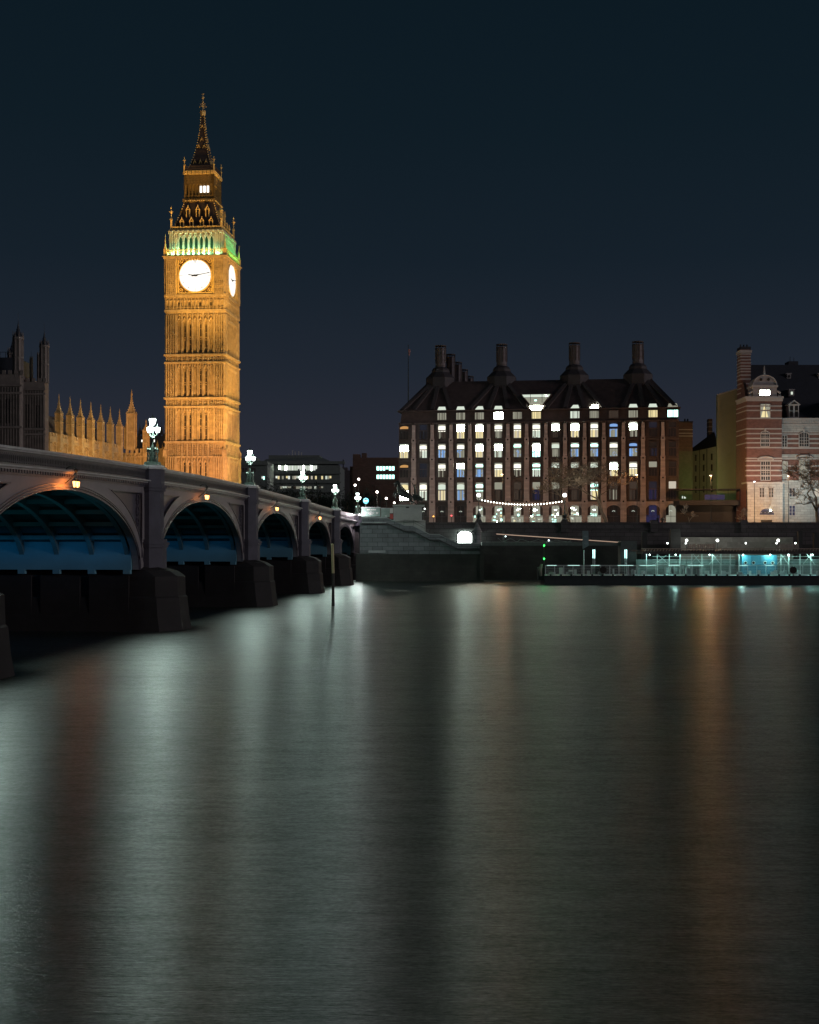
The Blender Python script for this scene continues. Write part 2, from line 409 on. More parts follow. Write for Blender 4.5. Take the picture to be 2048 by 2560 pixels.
# piers
BASEM = mat('dark_pier_stone', (0.0105, 0.009, 0.0095), 0.85, var=0.45, scale=0.5, bump=0.4, brick=(1.5, 0.6, 0.015, 0.6))  # one near-black tone for the whole pier base
def octo(cx, y1, hw, proj):  # half octagon bump in plan
    return [(cx-hw, y1-1.5), (cx+hw, y1-1.5), (cx+hw, y1+proj*0.28), (cx+hw*0.45, y1+proj*.8), (cx-hw*0.45, y1+proj*.8), (cx-hw, y1+proj*0.28)]
for k, s in enumerate(PIERS[:6]):
    pr = MB()
    def ring_(hw, yo, yi, z):   # plan of the cutwater at one height
        return [(s-hw,yi,z),(s-hw,yo-1.5,z),(s-hw*0.45,yo,z),(s+hw*0.45,yo,z),(s+hw,yo-1.5,z),(s+hw,yi,z),(s+hw*.5,yi-2.4,z),(s-hw*.5,yi-2.4,z)]
    lv = [(-3, 3.9, 4.0), (0.0, 3.45, 3.4), (1.2, 3.3, 3.2), (2.8, 3.15, 3.05), (2.95, 3.0, 2.92), (4.6, 2.95, 2.88), (5.05, 2.7, 2.2), (5.45, 2.0, 0.9)]
    if k == 0: lv = [(z, hw, yo-0.6) for z, hw, yo in lv]
    vs = []; 
    for z, hw, yo in lv: vs += ring_(hw, yo, -DEPTH+.3, z)
    n = 8; m_ = len(lv)
    pr.add(vs, [(j*n+i, j*n+(i+1)%n, (j+1)*n+(i+1)%n, (j+1)*n+i) for j in range(m_-1) for i in range(n)]+[tuple(range((m_-1)*n, m_*n))])
    for j in range(6):   # pilaster strips on the long flanks
        yy = -2.5-j*4.2
        for sg in (-1, 1):
            pr.box(min(s+sg*2.8, s+sg*3.28), max(s+sg*2.8, s+sg*3.28), yy-1.7, yy+1.7, -1, 4.7)
    pr.build('pier_base', BASEM, bridge)
    cl = MB()
    t_ = ptop(s)
    def slabo(hw, proj, z0, z1): cl.slab(octo(s, 0.0, hw, proj), z0, z1)
    slabo(1.6, 1.75, 5.2, 7.05); slabo(1.75, 1.9, 7.05, 7.3); slabo(1.85, 2.02, 7.3, 7.5); slabo(1.65, 1.8, 7.5, 7.75); slabo(1.35, 1.5, 7.75, t_-2.1)
    slabo(1.5, 1.65, t_-2.1, t_-1.85); slabo(1.6, 1.75, t_-1.85, t_-1.6); slabo(1.4, 1.55, t_-1.6, t_-0.25)
    cl.build('pier_column', GRANITE, bridge)
    cp = MB(); cp.slab(octo(s, 0.0, 1.65, 1.8), t_-0.25, t_-0.05); cp.slab(octo(s, 0.0, 1.45, 1.6), t_-0.05, t_+0.12)
    cp.build('pier_cap', COPE, bridge)
ab = MB(); ab.box(-14, -1.5, -DEPTH, 0.9, -3, 9.0); ab.box(-14, -2.5, -DEPTH, 0.3, 9.0, 10.9)
ab.build('abutment', WETWALL, bridge)
# low blue lights under each arch that tint the springer plates
for k, pw in ((4, 34), (3, 19), (2, 9), (1, 3.5), (0, 1.2)):
    c = (PIERS[k]+PIERS[k+1])/2
    p0 = BW(PIERS[k]+HW+2.6, -10.5, 7.3)
    tg = BW(PIERS[k]+HW, -10.5, 6.55)
    o = area('arch_light', p0, tg, pw, (0.02, 0.40, 0.85), 20, 0.3); o.data.spread = R(150)
    area('arch_light', BW(c, -13, 5.6), BW(c, -13, 12), pw*8, (0.06, 0.62, 0.75), 24, 20)  # unseen uplight added to tint the ribs and soffit teal

# lamps on the bridge: a clustered base, a shaft and three lanterns
LAMPG = glow('lamp_glass', (0.86, 1.0, 0.95), 8)
LAMPW = 8000
BRONZE = mat('bronze_green_iron', (0.045, 0.062, 0.052), 0.5, 0.3, var=0.25)
def make_bridge_lamp():
    r = empty('street_lamp', (0,0,0))
    b_ = MB()
    b_.fr(0,0,0,0.3,0.62,0.62,0.55,0.55); b_.cyl(0,0,0.3,1.5,0.26,0.2,8)
    for i in range(4):
        a_ = math.pi/4+i*math.pi/2; x, y = 0.46*math.cos(a_), 0.46*math.sin(a_)
        b_.cyl(x,y,0.3,1.15,0.09,0.07,6); b_.cyl(x,y,1.15,1.25,0.13,0.13,6); b_.lathe(x,y,[(1.25,.1),(1.4,.12),(1.5,.04),(1.68,.02)],6)
        b_.bar((x,y,0.75),(0,0,1.0),0.04)
    b_.build('base', BRONZE, r)
    p_ = MB(); p_.lathe(0,0,[(1.5,.15),(1.9,.11),(2.3,.10),(2.34,.22),(2.44,.22),(2.5,.10),(3.1,.07),(3.5,.06)],8)
    for i in range(3):
        a_ = math.pi/2+i*2*math.pi/3+0.4; x, y = 0.42*math.cos(a_), 0.42*math.sin(a_)
        p_.tube([(0,0,2.55),(x*.7,y*.7,2.6),(x,y,2.78)], 0.035, 5)
    p_.build('shaft', BRONZE, r)
    for i in range(4):
        if i < 3: a_ = math.pi/2+i*2*math.pi/3+0.4; x, y, z, q = 0.42*math.cos(a_), 0.42*math.sin(a_), 2.85, 0.82
        else: x, y, z, q = 0, 0, 3.5, 1.0
        l_ = MB(); l_.lathe(x,y,[(z,.14*q),(z+.12*q,.24*q),(z+.46*q,.31*q),(z+.54*q,.28*q)],8)
        g_ = l_.build('lantern', LAMPG, r)
        c_ = MB(); c_.lathe(x,y,[(z+.52*q,.24*q),(z+.62*q,.16*q),(z+.74*q,.05*q),(z+.9*q,.02*q)],8); c_.cyl(x,y,z-.05,z,.06*q,.1*q,8)
        c_.build('lantern_cap', BRONZE, g_)
    return r
lamp0 = make_bridge_lamp()
NAMES = {140.3: 'ornate bridge lamp with bright lanterns standing left of the clock tower',
         98.7: 'ornate bridge lamp standing just right of the clock tower',
         61: 'ornate bridge lamp in front of the curved dark office building',
         27.5: 'fourth ornate bridge lamp, before the gap between the two dark buildings',
         -3.5: 'farthest and smallest ornate bridge lamp, at the far end by the round sign',
         181.5: 'ornate bridge lamp on the nearest pier, at the left border'}
for i, s in enumerate((140.3, 98.7, 61, 27.5, -3.5, 181.5)):
    o = lamp0 if i == 0 else copy_tree(lamp0)
    o.location = BW(s, 0.35, ptop(s)+0.12); o.rotation_euler = (0, 0, BR)
    sc_ = 1.0 if s != 0 else 1.0
    tag(o, NAMES[s], 'lamp', 'ornate lamps along the bridge')
    point('lamp_light', BW(s, 0.35, ptop(s)+0.12+3.35), LAMPW*(.78 if i in (1, 2) else 1), (0.76, 1.0, 0.90), .62)

# orange lanterns hung under the parapet over each arch crown
WARML = glow('orange_lamp_glass', (1.0, 0.42, 0.12), 6)
def make_hang():
    r = empty('hanging_lantern', (0,0,0))
    b_ = MB()
    b_.tube([(0,-0.35,0.75),(0,0.1,1.05),(0,0.55,1.0),(0,0.6,0.7)], 0.06, 5); b_.tube([(0,-0.3,-0.2),(0,0.3,0.25),(0,0.6,0.7)], 0.045, 5)
    b_.bar((-0.42,0.6,0.2),(0.42,0.6,0.2),0.05); b_.bar((0,0.6,0.2),(0,0.6,0.75),0.05)
    b_.lathe(0,0.6,[(0.62,.03),(0.7,.12),(0.8,.16),(0.92,.05)],8)
    b_.build('bracket', METAL, r)
    for q in (-1, 1):
        g_ = MB(); g_.lathe(q*0.34,0.6,[(-.42,.05),(-.34,.11),(-.05,.15),(0.0,.13)],8); go = g_.build('lantern', WARML, r)
        c_ = MB(); c_.lathe(q*0.34,0.6,[(0.0,.19),(.1,.12),(.2,.04)],8)
        for j in range(4):
            a_ = math.pi/4+j*math.pi/2; c_.bar((q*.34+.17*math.cos(a_),.6+.17*math.sin(a_),0),(q*.34+.08*math.cos(a_),.6+.08*math.sin(a_),-.44),0.018)
        c_.build('lantern_cap', METAL, go)
    return r
h0 = make_hang()
HN = ['pair of orange lanterns over the crown of the nearest, largest arch',
      'orange lantern pair over the second arch from the left',
      'orange lantern pair over the third arch from the left',
      'orange lantern pair over the fourth, smaller arch']
for i, s in enumerate((161.8, 122.3, 84, 47.6)):
    o = h0 if i == 0 else copy_tree(h0)
    o.location = BW(s, 0.25, ptop(s)-1.95); o.rotation_euler = (0, 0, BR)
    tag(o, HN[i], 'lantern', 'orange lanterns hung below the bridge parapet')
    point('lamp_light', BW(s, 0.87, ptop(s)-2.22), 220 if i == 0 else 34, (1.0, 0.25, 0.04), .2)

# ---------------------------------------------------------------- gothic helpers
def pinnacle(m, x, y, z0, w, hb, hs, n=4, knobs=5):
    """shaft with corner fillets, little gables and a crocketed spirelet"""
    m.fr(x, y, z0, z0+hb, w, w, w*0.92, w*0.92)
    for sx in (-1, 1):
        for sy in (-1, 1): m.box(x+sx*w-w*.16, x+sx*w+w*.16, y+sy*w-w*.16, y+sy*w+w*.16, z0, z0+hb*1.06)
    m.fr(x, y, z0+hb, z0+hb+w*.35, w*1.3, w*1.3, w*1.2, w*1.2)
    z = z0+hb+w*.35
    pf_ = ((0, .95), (.22, .60), (.45, .36), (.7, .20), (1, .08))
    for (u0, a0), (u1, a1) in zip(pf_, pf_[1:]): m.fr(x, y, z+hs*.8*u0, z+hs*.8*u1, w*a0, w*a0, w*a1, w*a1)
    for k in range(knobs):
        u = (k+0.5)/knobs; ww = w*(.95*(1-u)**1.9+.08)
        for sx in (-1, 1):
            for sy in (-1, 1): m.ball(x+sx*ww, y+sy*ww, z+hs*.8*u, w*(.20-.07*u), 5)
    m.ball(x, y, z+hs*.8, w*.30, 6); m.fr(x, y, z+hs*.8, z+hs, w*.09, w*.09, w*.03, w*.03); m.ball(x, y, z+hs*.9, w*.17, 5)
def gable(m, x0, x1, y, zb, zt, t=0.12, d=0.15):
    xm = (x0+x1)/2
    for xa, xb in ((x0, xm), (x1, xm)):
        m.add([(xa,y-d,zb),(xb,y-d,zt),(xb,y-d,zt-t*1.6),(xa,y-d,zb-t*1.6),(xa,y,zb),(xb,y,zt),(xb,y,zt-t*1.6),(xa,y,zb-t*1.6)],
              [(0,1,2,3),(7,6,5,4),(0,4,5,1),(3,2,6,7)])

# ---------------------------------------------------------------- clock tower
PHI = R(6.0)
TX, TY = -45.1, 296.8
tower = empty('clock_tower', (TX, TY, GZ), -PHI)
tag(tower, 'tall floodlit golden stone clock tower with lit dials, green belfry and dark spire', 'clock tower')
def tz(py, Y=291.2): return ZZ(py, Y)-GZ
H = 6.1
z_sh = tz(782)
sh = mb(STONE); vo = mb(VOID)
sh.box(-H, H, -H, H, 0, z_sh)
sh.box(-H-.35, H+.35, -H-.35, H+.35, 0, tz(1142)-.25)
bands = [(tz(1142), tz(1105)), (tz(1017), tz(996)), (tz(907), tz(888))]
def cornice(m, h, z, d=0.28, t=0.3):
    m.box(-h-d, h+d, -h-d, h+d, z-t/2, z+t/2); m.box(-h-d*.5, h+d*.5, -h-d*.5, h+d*.5, z-t, z-t/2)
for a_, b_ in bands: cornice(sh, H+.35, a_, .3, .28); cornice(sh, H+.35, b_, .36, .32)
LW = 1.15
def shaft_face(m):
    y = -H
    lo = 0
    stages = [(bands[0][1]+.2, bands[1][0]-.4), (bands[1][1]+.2, bands[2][0]-.4), (bands[2][1]+.2, z_sh-1.1), (1, bands[0][0]-.6)]
    for si, (z0, z1) in enumerate(stages):
        yy = y-(.35 if si == 3 else 0)
        for i in range(8):
            x = (i-3.5)*LW; m.box(x-.12, x+.12, yy-.48, yy, z0, z1+.5)
        for i in range(7):
            x = (i-3)*LW
            slit = i in (1, 2, 4, 5)
            if not slit:
                for q in (-.24, 0, .24): m.box(x+q-.055, x+q+.055, yy-.13, yy, z0, z1-.7)
            else:
                for q in (-.30, .30): m.box(x+q-.08, x+q+.08, yy-.16, yy, z0, z1-.7)
            m.box(x-.46, x+.46, yy-.18, yy, (z0+z1)/2-.45, (z0+z1)/2-.30)
            m.box(x-.46, x+.46, yy-.15, yy, (z0+z1)/2-.80, (z0+z1)/2-.70)
            gable(m, x-.46, x+.46, yy, z1-.75, z1+.15, .16, .44)
            for q in range(9):
                zq = z0+(z1-z0)*(q+.5)/9.5
                if q % 2 == i % 2: m.box(x-.42, x+.42, yy-.11, yy, zq, zq+.09)
            for q in (-.22, .22): gable(m, x+q-.2, x+q+.2, yy, z1-1.35, z1-.95, .08, .18)
        # corner buttresses: ribbed, banded
        for sg in (-1, 1):
            x0 = sg*(3.5*LW+.12); x1 = sg*(H+.3)
            for q in range(5):
                x = x0+(x1-x0)*(q+.3)/4.6; m.box(x-.10, x+.10, yy-.55, yy, z0-.1, z1+.6)
            for q in range(4):
                zq = z0+(z1-z0)*(q+1)/5; m.box(min(x0,x1), max(x0,x1), yy-.32, yy, zq, zq+.12)
                for w_ in range(4):
                    x = x0+(x1-x0)*(w_+.8)/4.6; gable(m, x-.22, x+.22, yy, zq-.28, zq+.02, .07, .34)
    for a_, b_ in bands+[(z_sh-.9, z_sh+.0)]:
        for i in range(7):
            x = (i-3)*LW
            m.box(x-.57, x-.42, y-.5, y, a_, b_); m.box(x+.42, x+.57, y-.5, y, a_, b_)
            nn = max(1, int((b_-a_)/.5))
            for q in range(nn):
                zc = a_+.25+q*(b_-a_-.3)/nn
                gable(m, x-.36, x+.36, y, zc, zc+.34, .11, .40)
        for sg in (-1, 1):
            for q in range(5):
                x = sg*(3.5*LW+.35+q*.45); m.box(x-.08, x+.08, y-.45, y, a_, b_); 
                gable(m, x-.2, x+.2, y, (a_+b_)/2, (a_+b_)/2+.3, .08, .42)
def slit_face(m):
    stages = [(bands[0][1]+.5, bands[1][0]-1.5, 0), (bands[1][1]+.5, bands[2][0]-1.5, 0), (bands[2][1]+.5, z_sh-2.2, 0), (3, bands[0][0]-1.3, .35)]
    for z0, z1, e in stages:
        for i in (1, 2, 4, 5):
            x = (i-3)*LW; zm = (z0+z1)/2
            m.box(x-.17, x+.17, -H-.06-e, -H, z0, zm-.3); m.box(x-.17, x+.17, -H-.06-e, -H, zm, z1)
sh.four(shaft_face); 
for cxx in (-1, 1):
    for cyy in (-1, 1):
        pinnacle(sh, cxx*(H+.35), cyy*(H+.35), tz(1142), .42, 1.3, 2.2)
sh.build('shaft', None, tower)
for z0, z1, e in [(bands[0][1]+.5, bands[1][0]-1.5, 0), (bands[1][1]+.5, bands[2][0]-1.5, 0), (bands[2][1]+.5, z_sh-2.2, 0), (3, bands[0][0]-1.3, .35)]:
    for i in (1, 2, 4, 5):
        for k in range(4):
            a_, b_ = mb(VOID), mb(VOID); x = (i-3)*LW; a_.box(x-.13, x+.13, -H-.06-e, -H, z0, z1)
            b_.merge(a_, Matrix.Rotation(k*math.pi/2, 4, 'Z')); b_.build('slit_window', None, tower)
# clock stage
z0, z1 = z_sh, tz(642)
cs = mb(STONE); HC = 6.32
zl0, zl1 = tz(774), tz(744)
cs.box(-HC, HC, -HC, HC, z_sh, z1)
cornice(cs, HC, tz(778), .35, .55); cornice(cs, HC, tz(740), .35, .5); cs.box(-HC-.55, HC+.55, -HC-.55, HC+.55, z1-.5, z1-.15); cs.box(-HC-.75, HC+.75, -HC-.75, HC+.75, z1-.15, z1+.05)
zc = tz(690.5)
def clock_face_detail(m):
    y = -HC
    # corner piers with four shafts and lozenges
    for sg in (-1, 1):
        xa, xb = sg*4.25, sg*HC
        m.box(min(xa,xb), max(xa,xb), y-.25, y, zl1, z1-.5)
        for q in range(5):
            x = xa+(xb-xa)*(q+.25)/4.5; m.box(x-.09, x+.09, y-.50, y, zl1, z1-.5)
        for zz in (zc-2.2, zc+1.0, zc+3.2, zc-3.9):
            for q in range(4):
                x = xa+(xb-xa)*(q+.75)/4.5
                for j in range(3): m.box(x-.13, x+.13, y-.42, y, zz+j*.32, zz+j*.32+.14)
    # arcaded band with windows under the dial
    for i in range(17):
        x = -HC+(i+.0)*HC*2/16; m.box(x-.09, x+.09, y-.34, y, zl0, zl1-.1)
    for i in range(16):
        x = -HC+(i+.5)*HC*2/16; gable(m, x-.36, x+.36, y, zl1-1.0, zl1-.45, .1, .28); gable(m, x-.36, x+.36, y, zl0+.2, zl0+.5, .1, .24)
    # corbel brackets beneath the top cornice
    for i in range(22):
        x = -HC+(i+.5)*HC*2/22; m.box(x-.14, x+.14, y-.45, y, z1-.95, z1-.5)
cs.four(clock_face_detail); cs.build('clock_stage', None, tower)
wv = mb(VOID)
def arcw(m):
    for c_ in (-3.35, -1.2, 1.2, 3.35):
        for q in (-.28, 0, .28): m.box(c_*1.0+q-.09, c_*1.0+q+.09, -HC-.10, -HC, zl0+.75, zl1-1.15)
wv.four(arcw); wv.build('arcade_window', None, tower)
DIAL = glow('dial_glass', (1.0, 0.96, 0.88), 1.2)
BLK = mat('black_hand_iron', (0.02, 0.02, 0.02), 0.5, var=0)
DARKG = mat('dark_gilded_frame', (0.20, 0.12, 0.045), 0.6, 0.2, var=0.5, scale=3)
for k in range(4):
    cf = empty('clock_face', (0,0,0), k*math.pi/2); cf.parent = tower
    fr_ = mb(DARKG); s_ = 4.15; y = -HC-.06
    fr_.box(-s_, s_, y, -HC+.0, zc-s_, zc+s_)
    fr_.use(GOLD)
    for a_ in (s_-.12, s_-.45):
        for sg in (-1, 1):
            fr_.box(sg*a_-.09, sg*a_+.09, y-.16, y, zc-a_, zc+a_); fr_.box(-a_+.09, a_-.09, y-.16, y, zc+sg*a_-.09, zc+sg*a_+.09)
    fr_.tube([(3.54*math.cos(t*math.pi/24), y-.08, zc+3.54*math.sin(t*math.pi/24)) for t in range(49)], .14, 5)
    for sx in (-1, 1):
        for sz in (-1, 1):
            fr_.tube([(sx*3.15+.42*math.cos(t*math.pi/5), y-.04, zc+sz*3.15+.42*math.sin(t*math.pi/5)) for t in range(11)], .08, 4)
            fr_.ball(sx*3.15, y-.05, zc+sz*3.15, .17, 6)
            for q in (-1, 0, 1):
                a_ = math.atan2(sz, sx)+q*.22; fr_.ball(4.05*math.cos(a_), y-.03, zc+4.05*math.sin(a_), .13, 5)
                fr_.ball(4.5*math.cos(a_*1.0), y-.03, zc+4.5*math.sin(a_), .10, 5)
    # woven side strips
    for sg in (-1, 1):
        for q in range(26):
            z_ = zc-s_+.2+q*s_*2/26; fr_.box(sg*4.33-.09, sg*4.33+.09, y-.3, y, z_, z_+.17)
    fr_.build('dial_frame', None, cf)
    d_ = MB(); nn = 64
    d_.add([(3.42*math.cos(2*math.pi*t/nn), y-.03, zc+3.42*math.sin(2*math.pi*t/nn)) for t in range(nn)]+[(3.42*math.cos(2*math.pi*t/nn), y-.10, zc+3.42*math.sin(2*math.pi*t/nn)) for t in range(nn)],
           [tuple(range(nn, 2*nn))]+[(t,(t+1)%nn,nn+(t+1)%nn,nn+t) for t in range(nn)])
    d_.build('dial', DIAL, cf)
    tk = MB()
    for t in range(12):
        a_ = t*math.pi/6
        r0, r1 = (2.7, 3.5) if t % 3 == 0 else (2.75, 3.1)
        w_ = .035
        v = Vector((math.sin(a_), math.cos(a_))); n_ = Vector((v.y, -v.x))
        for g_ in ((-.1, .1) if t in (0, 5, 7) else (0,)):
            q = [v*r0+n_*(g_-w_), v*r0+n_*(g_+w_), v*r1+n_*(g_+w_), v*r1+n_*(g_-w_)]
            tk.add([(p.x, y-.12, zc+p.y) for p in q], [(0,1,2,3)])
    tk.build('hour_marks', BLK, cf)
    def hand(ang, L, w0, w1, tail, yy, nm):
        h_ = MB(); v = Vector((math.sin(ang), math.cos(ang))); n_ = Vector((v.y, -v.x))
        outline = [(-tail, w0*.6), (-tail*.5, w0*1.2), (0, w0*1.6), (L*.18, w0*1.3), (L*.3, w0*.7), (L*.8, w1), (L*.88, w1*2.0), (L, .02)]
        up = [v*a_+n_*b_ for a_, b_ in outline]; dn = [v*a_-n_*b_ for a_, b_ in reversed(outline)]
        pl = up+dn; n2 = len(pl)
        h_.add([(p.x, yy, zc+p.y) for p in pl]+[(p.x, yy-.05, zc+p.y) for p in pl], [tuple(range(n2, 2*n2))]+[(i,(i+1)%n2,n2+(i+1)%n2,n2+i) for i in range(n2)])
        h_.build(nm, BLK, cf)
    hand(R(278), 1.5, .13, .07, .5, y-.16, 'hour_hand'); hand(R(80), 3.3, .10, .05, .8, y-.24, 'minute_hand')
# belfry with green light
zb0, zb1 = z1, tz(577, 292)
HB = 5.75
GRNST = mat('pale_belfry_stone', (0.50, 0.48, 0.38), 0.8, var=0.15, scale=1.2)
be = mb(GRNST)
be.box(-HB+.9, HB-.9, -HB+.9, HB-.9, zb0, zb1)
be.box(-HC-.2, HC+.2, -HC-.2, HC+.2, zb0, zb0+.3)
def belf(m):
    y = -HB
    for i in range(8):
        x = (i-3.5)*1.13; m.box(x-.20, x+.20, y, y+.9, zb0+.3, zb1-1.2); m.box(x-.07, x+.07, y-.14, y, zb0+.3, zb1-1.0)
    for i in range(7):
        x = (i-3)*1.13; gable(m, x-.4, x+.4, y+.2, zb1-1.75, zb1-.85, .2, .3); gable(m, x-.55, x+.55, y+.05, zb1-1.5, zb1-.35, .12, .25)
    m.box(-HB, HB, y+.01, y+.9, zb1-1.1, zb1-.35)
    for sg in (-1, 1):
        m.box(min(sg*4.15, sg*HB), max(sg*4.15, sg*HB), y, y+1.0, zb0+.3, zb1-.3)
        for q in range(4): x = sg*(4.3+q*.45); m.box(x-.09, x+.09, y-.2, y, zb0+.3, zb1-.4)
    for i in range(11):
        x = (i-5)*1.08; m.box(x-.30, x+.30, y-.35, y+.1, zb1-.75, zb1-.2)
be.four(belf); be.box(-HB-.2, HB+.2, -HB-.2, HB+.2, zb1-.35, zb1)
be.build('belfry', None, tower)
lv_ = mb(mat('dark_green_louvre', (0.03, 0.09, 0.06), 0.6, var=.2))
def louv(m):
    for i in range(7):
        x = (i-3)*1.13
        m.box(x-.36, x+.36, -HB+.55, -HB+.895, zb0+.3, zb1-1.4)
        for q in range(7): m.box(x-.36, x+.36, -HB+.45, -HB+.548, zb0+.5+q*.4, zb0+.6+q*.4)
lv_.four(louv); lv_.build('louvre', None, tower)
bl = mb(GOLD)
def balu(m):
    y = -HC-.35
    m.box(-HC-.3, HC+.3, y-.06, y+.06, zb0+1.25, zb0+1.4); m.box(-HC-.3, HC+.3, y-.06, y+.06, zb0+.12, zb0+.27)
    for i in range(30):
        x = -HC+(i+.5)*HC*2/30; m.box(x-.05, x+.05, y-.05, y+.05, zb0+.27, zb0+1.25)
    for i in range(15):
        x = -HC+(i+.5)*HC*2/15; gable(m, x-.4, x+.4, y+.04, zb0+.75, zb0+1.15, .1, .1); gable(m, x-.3, x+.3, y+.04, zb0+1.3, zb0+1.75, .09, .1)
bl.four(balu); bl.build('balustrade', None, tower)
pn = mb(GOLD); pinnacle(pn, 0, 0, 0, .26, 1.5, 3.4, knobs=4)
pm = pn.build('pinnacle', None, tower); pm.location = (-HC-.2, -HC-.2, zb0)
def more_pins(spots, mesh_obj, s=1.0):
    for x, y, z in spots:
        c_ = mesh_obj.copy(); col.objects.link(c_); c_.parent = tower; c_.location = (x, y, z); c_.scale = (s,)*3
more_pins([(sx*(HC+.2), sy*(HC+.2), zb0) for sx, sy in ((1,-1),(1,1),(-1,1))], pm)
more_pins([(q*4.3, -HC-.3, zb0) for q in (-1, 1)]+[(HC+.3, q*4.3, zb0) for q in (-1, 1)], pm, .62)
# lower roof
zr0, zr1 = zb1, tz(505, 294)
rf = mb(IRON)
def prof(u): return 5.3+(3.25-5.3)*(u**.82)
K = 8
for j in range(K):
    a0, a1 = prof(j/K), prof((j+1)/K); rf.fr(0, 0, zr0+.3+(zr1-zr0-.3)*j/K, zr0+.3+(zr1-zr0-.3)*(j+1)/K, a0, a0, a1, a1)
rf.box(-5.6, 5.6, -5.6, 5.6, zr0, zr0+.6)
rf.use(GOLD); rg = rf
def par(m):
    y = -5.62
    m.box(-5.6, 5.6, y-.05, y, zr0+.05, zr0+.15); m.box(-5.6, 5.6, y-.05, y, zr0+.62, zr0+.72)
    for i in range(34): x = -5.6+(i+.5)*11.2/34; m.box(x-.05, x+.05, y-.04, y, zr0+.15, zr0+.62); m.ball(x, y, zr0+.85, .09, 5)
rg.four(par)
def hip(m):
    for j in range(12):
        u = j/12; a_ = prof(u); m.ball(-a_, -a_, zr0+.5+(zr1-zr0-.5)*u, .17, 5)
rf.four(hip); rf.build('lower_roof', None, tower)
for u, xs, hh in ((.08, (-3.3,-1.2,1.1,3.1), 1.25), (.42, (-2.15,0,2.1), 1.7)):
    zz = zr0+.3+(zr1-zr0)*u; hw_ = prof(u)
    for x in xs:
        for k in range(4):
            m = mb(GOLD)
            for sg in (-1, 1): m.box(x+sg*.33-.08, x+sg*.33+.08, -hw_-.1, -hw_+.5, zz, zz+hh)
            gable(m, x-.5, x+.5, -hw_+.05, zz+hh-.05, zz+hh+.75, .14, .2); m.ball(x, -hw_-.05, zz+hh+.82, .12, 5)
            m.box(x-.3, x+.3, -hw_-.05, -hw_+.3, zz+hh-.1, zz+hh+.04)
            m.use(VOID); m.box(x-.26, x+.26, -hw_-.02, -hw_+.8, zz, zz+hh-.1)
            o = MB(); o.merge(m, Matrix.Rotation(k*math.pi/2, 4, 'Z')); o.build('dormer', None, tower)
pt = mb(GOLD); pt.box(-.16,.16,-.16,.16,0,2.6); pt.fr(0,0,2.6,3.1,.3,.3,.12,.12); pt.cyl(0,0,3.1,5.2,.06,.04,6)
for z_, r_ in ((3.5,.14),(4.0,.20),(4.35,.3),(4.6,.2),(5.2,.17),(5.45,.09)): pt.ball(0,0,z_,r_,6)
pt.bar((-.42,0,4.35),(.42,0,4.35),.07); pt.bar((0,-.42,4.35),(0,.42,4.35),.07)
po_ = pt.build('pinnacle', None, tower); po_.location = (-5.5,-5.5,zr0-.3)
more_pins([(sx*5.5, sy*5.5, zr0-.3) for sx, sy in ((1,-1),(1,1),(-1,1))], po_)
# lantern stage
zn0, zn1 = zr1, tz(437, 294.5)
HL = 3.2
la = mb(mat('bronze_gilt_lantern', (0.26, 0.17, 0.06), 0.6, 0.2, var=.35, scale=3))
la.box(-HL+.5, HL-.5, -HL+.5, HL-.5, zn0, zn1); cornice(la, HL, zn0+.35, .32, .5)
def lant(m):
    y = -HL
    m.box(-HL, HL, y, y+.5, zn1-2.2, zn1)
    for i in range(9): x = (i-4)*.76; m.box(x-.09, x+.09, y-.05, y+.4, zn0+.5, zn1-1.8)
    for i in range(8):
        x = (i-3.5)*.76; gable(m, x-.34, x+.34, y, zn1-2.5, zn1-1.9, .14, .12)
        for q in range(3): m.box(x-.16, x+.16, y-.10, y, zn1-1.7+q*.5, zn1-1.45+q*.5)
    m.box(-HL, HL, y-.1, y-.04, zn0+1.25, zn0+1.35)
    for i in range(20): x = -HL+(i+.5)*HL/10; m.box(x-.04, x+.04, y-.1, y-.04, zn0+.6, zn0+1.25)
    for sg in (-1, 1): m.box(sg*HL-.12, sg*HL+.12, y-.12, y+.12, zn0+.6, zn1)
la.four(lant); la.build('lantern_stage', None, tower)
lw = mb(glow('lantern_light', (1.0, 0.95, 0.85), 2.6))
for i in (4, 5, 6):
    x = (i-3.5)*.76-.0; lw.box(x-.27, x+.27, -HL+.36, -HL+.45, tz(481,294), tz(465,294))
lw.build('lantern_window', None, tower)
lc = mb(GOLD)
def lcor(m):
    y = -HL-.25
    for i in range(8):
        x = (i-3.5)*.84; m.box(x-.35, x+.35, y-.02, y+.25, zn1-.1, zn1+.72)
        m.tube([(x+.24*math.cos(t*math.pi/4), y-.05, zn1+.32+.26*math.sin(t*math.pi/4)) for t in range(9)], .07, 4)
    for i in range(16): x = -HL+(i+.5)*HL/8; m.ball(x, y-.15, zn0+.15, .15, 5)
lc.four(lcor); lc.build('lantern_cornice', None, tower)
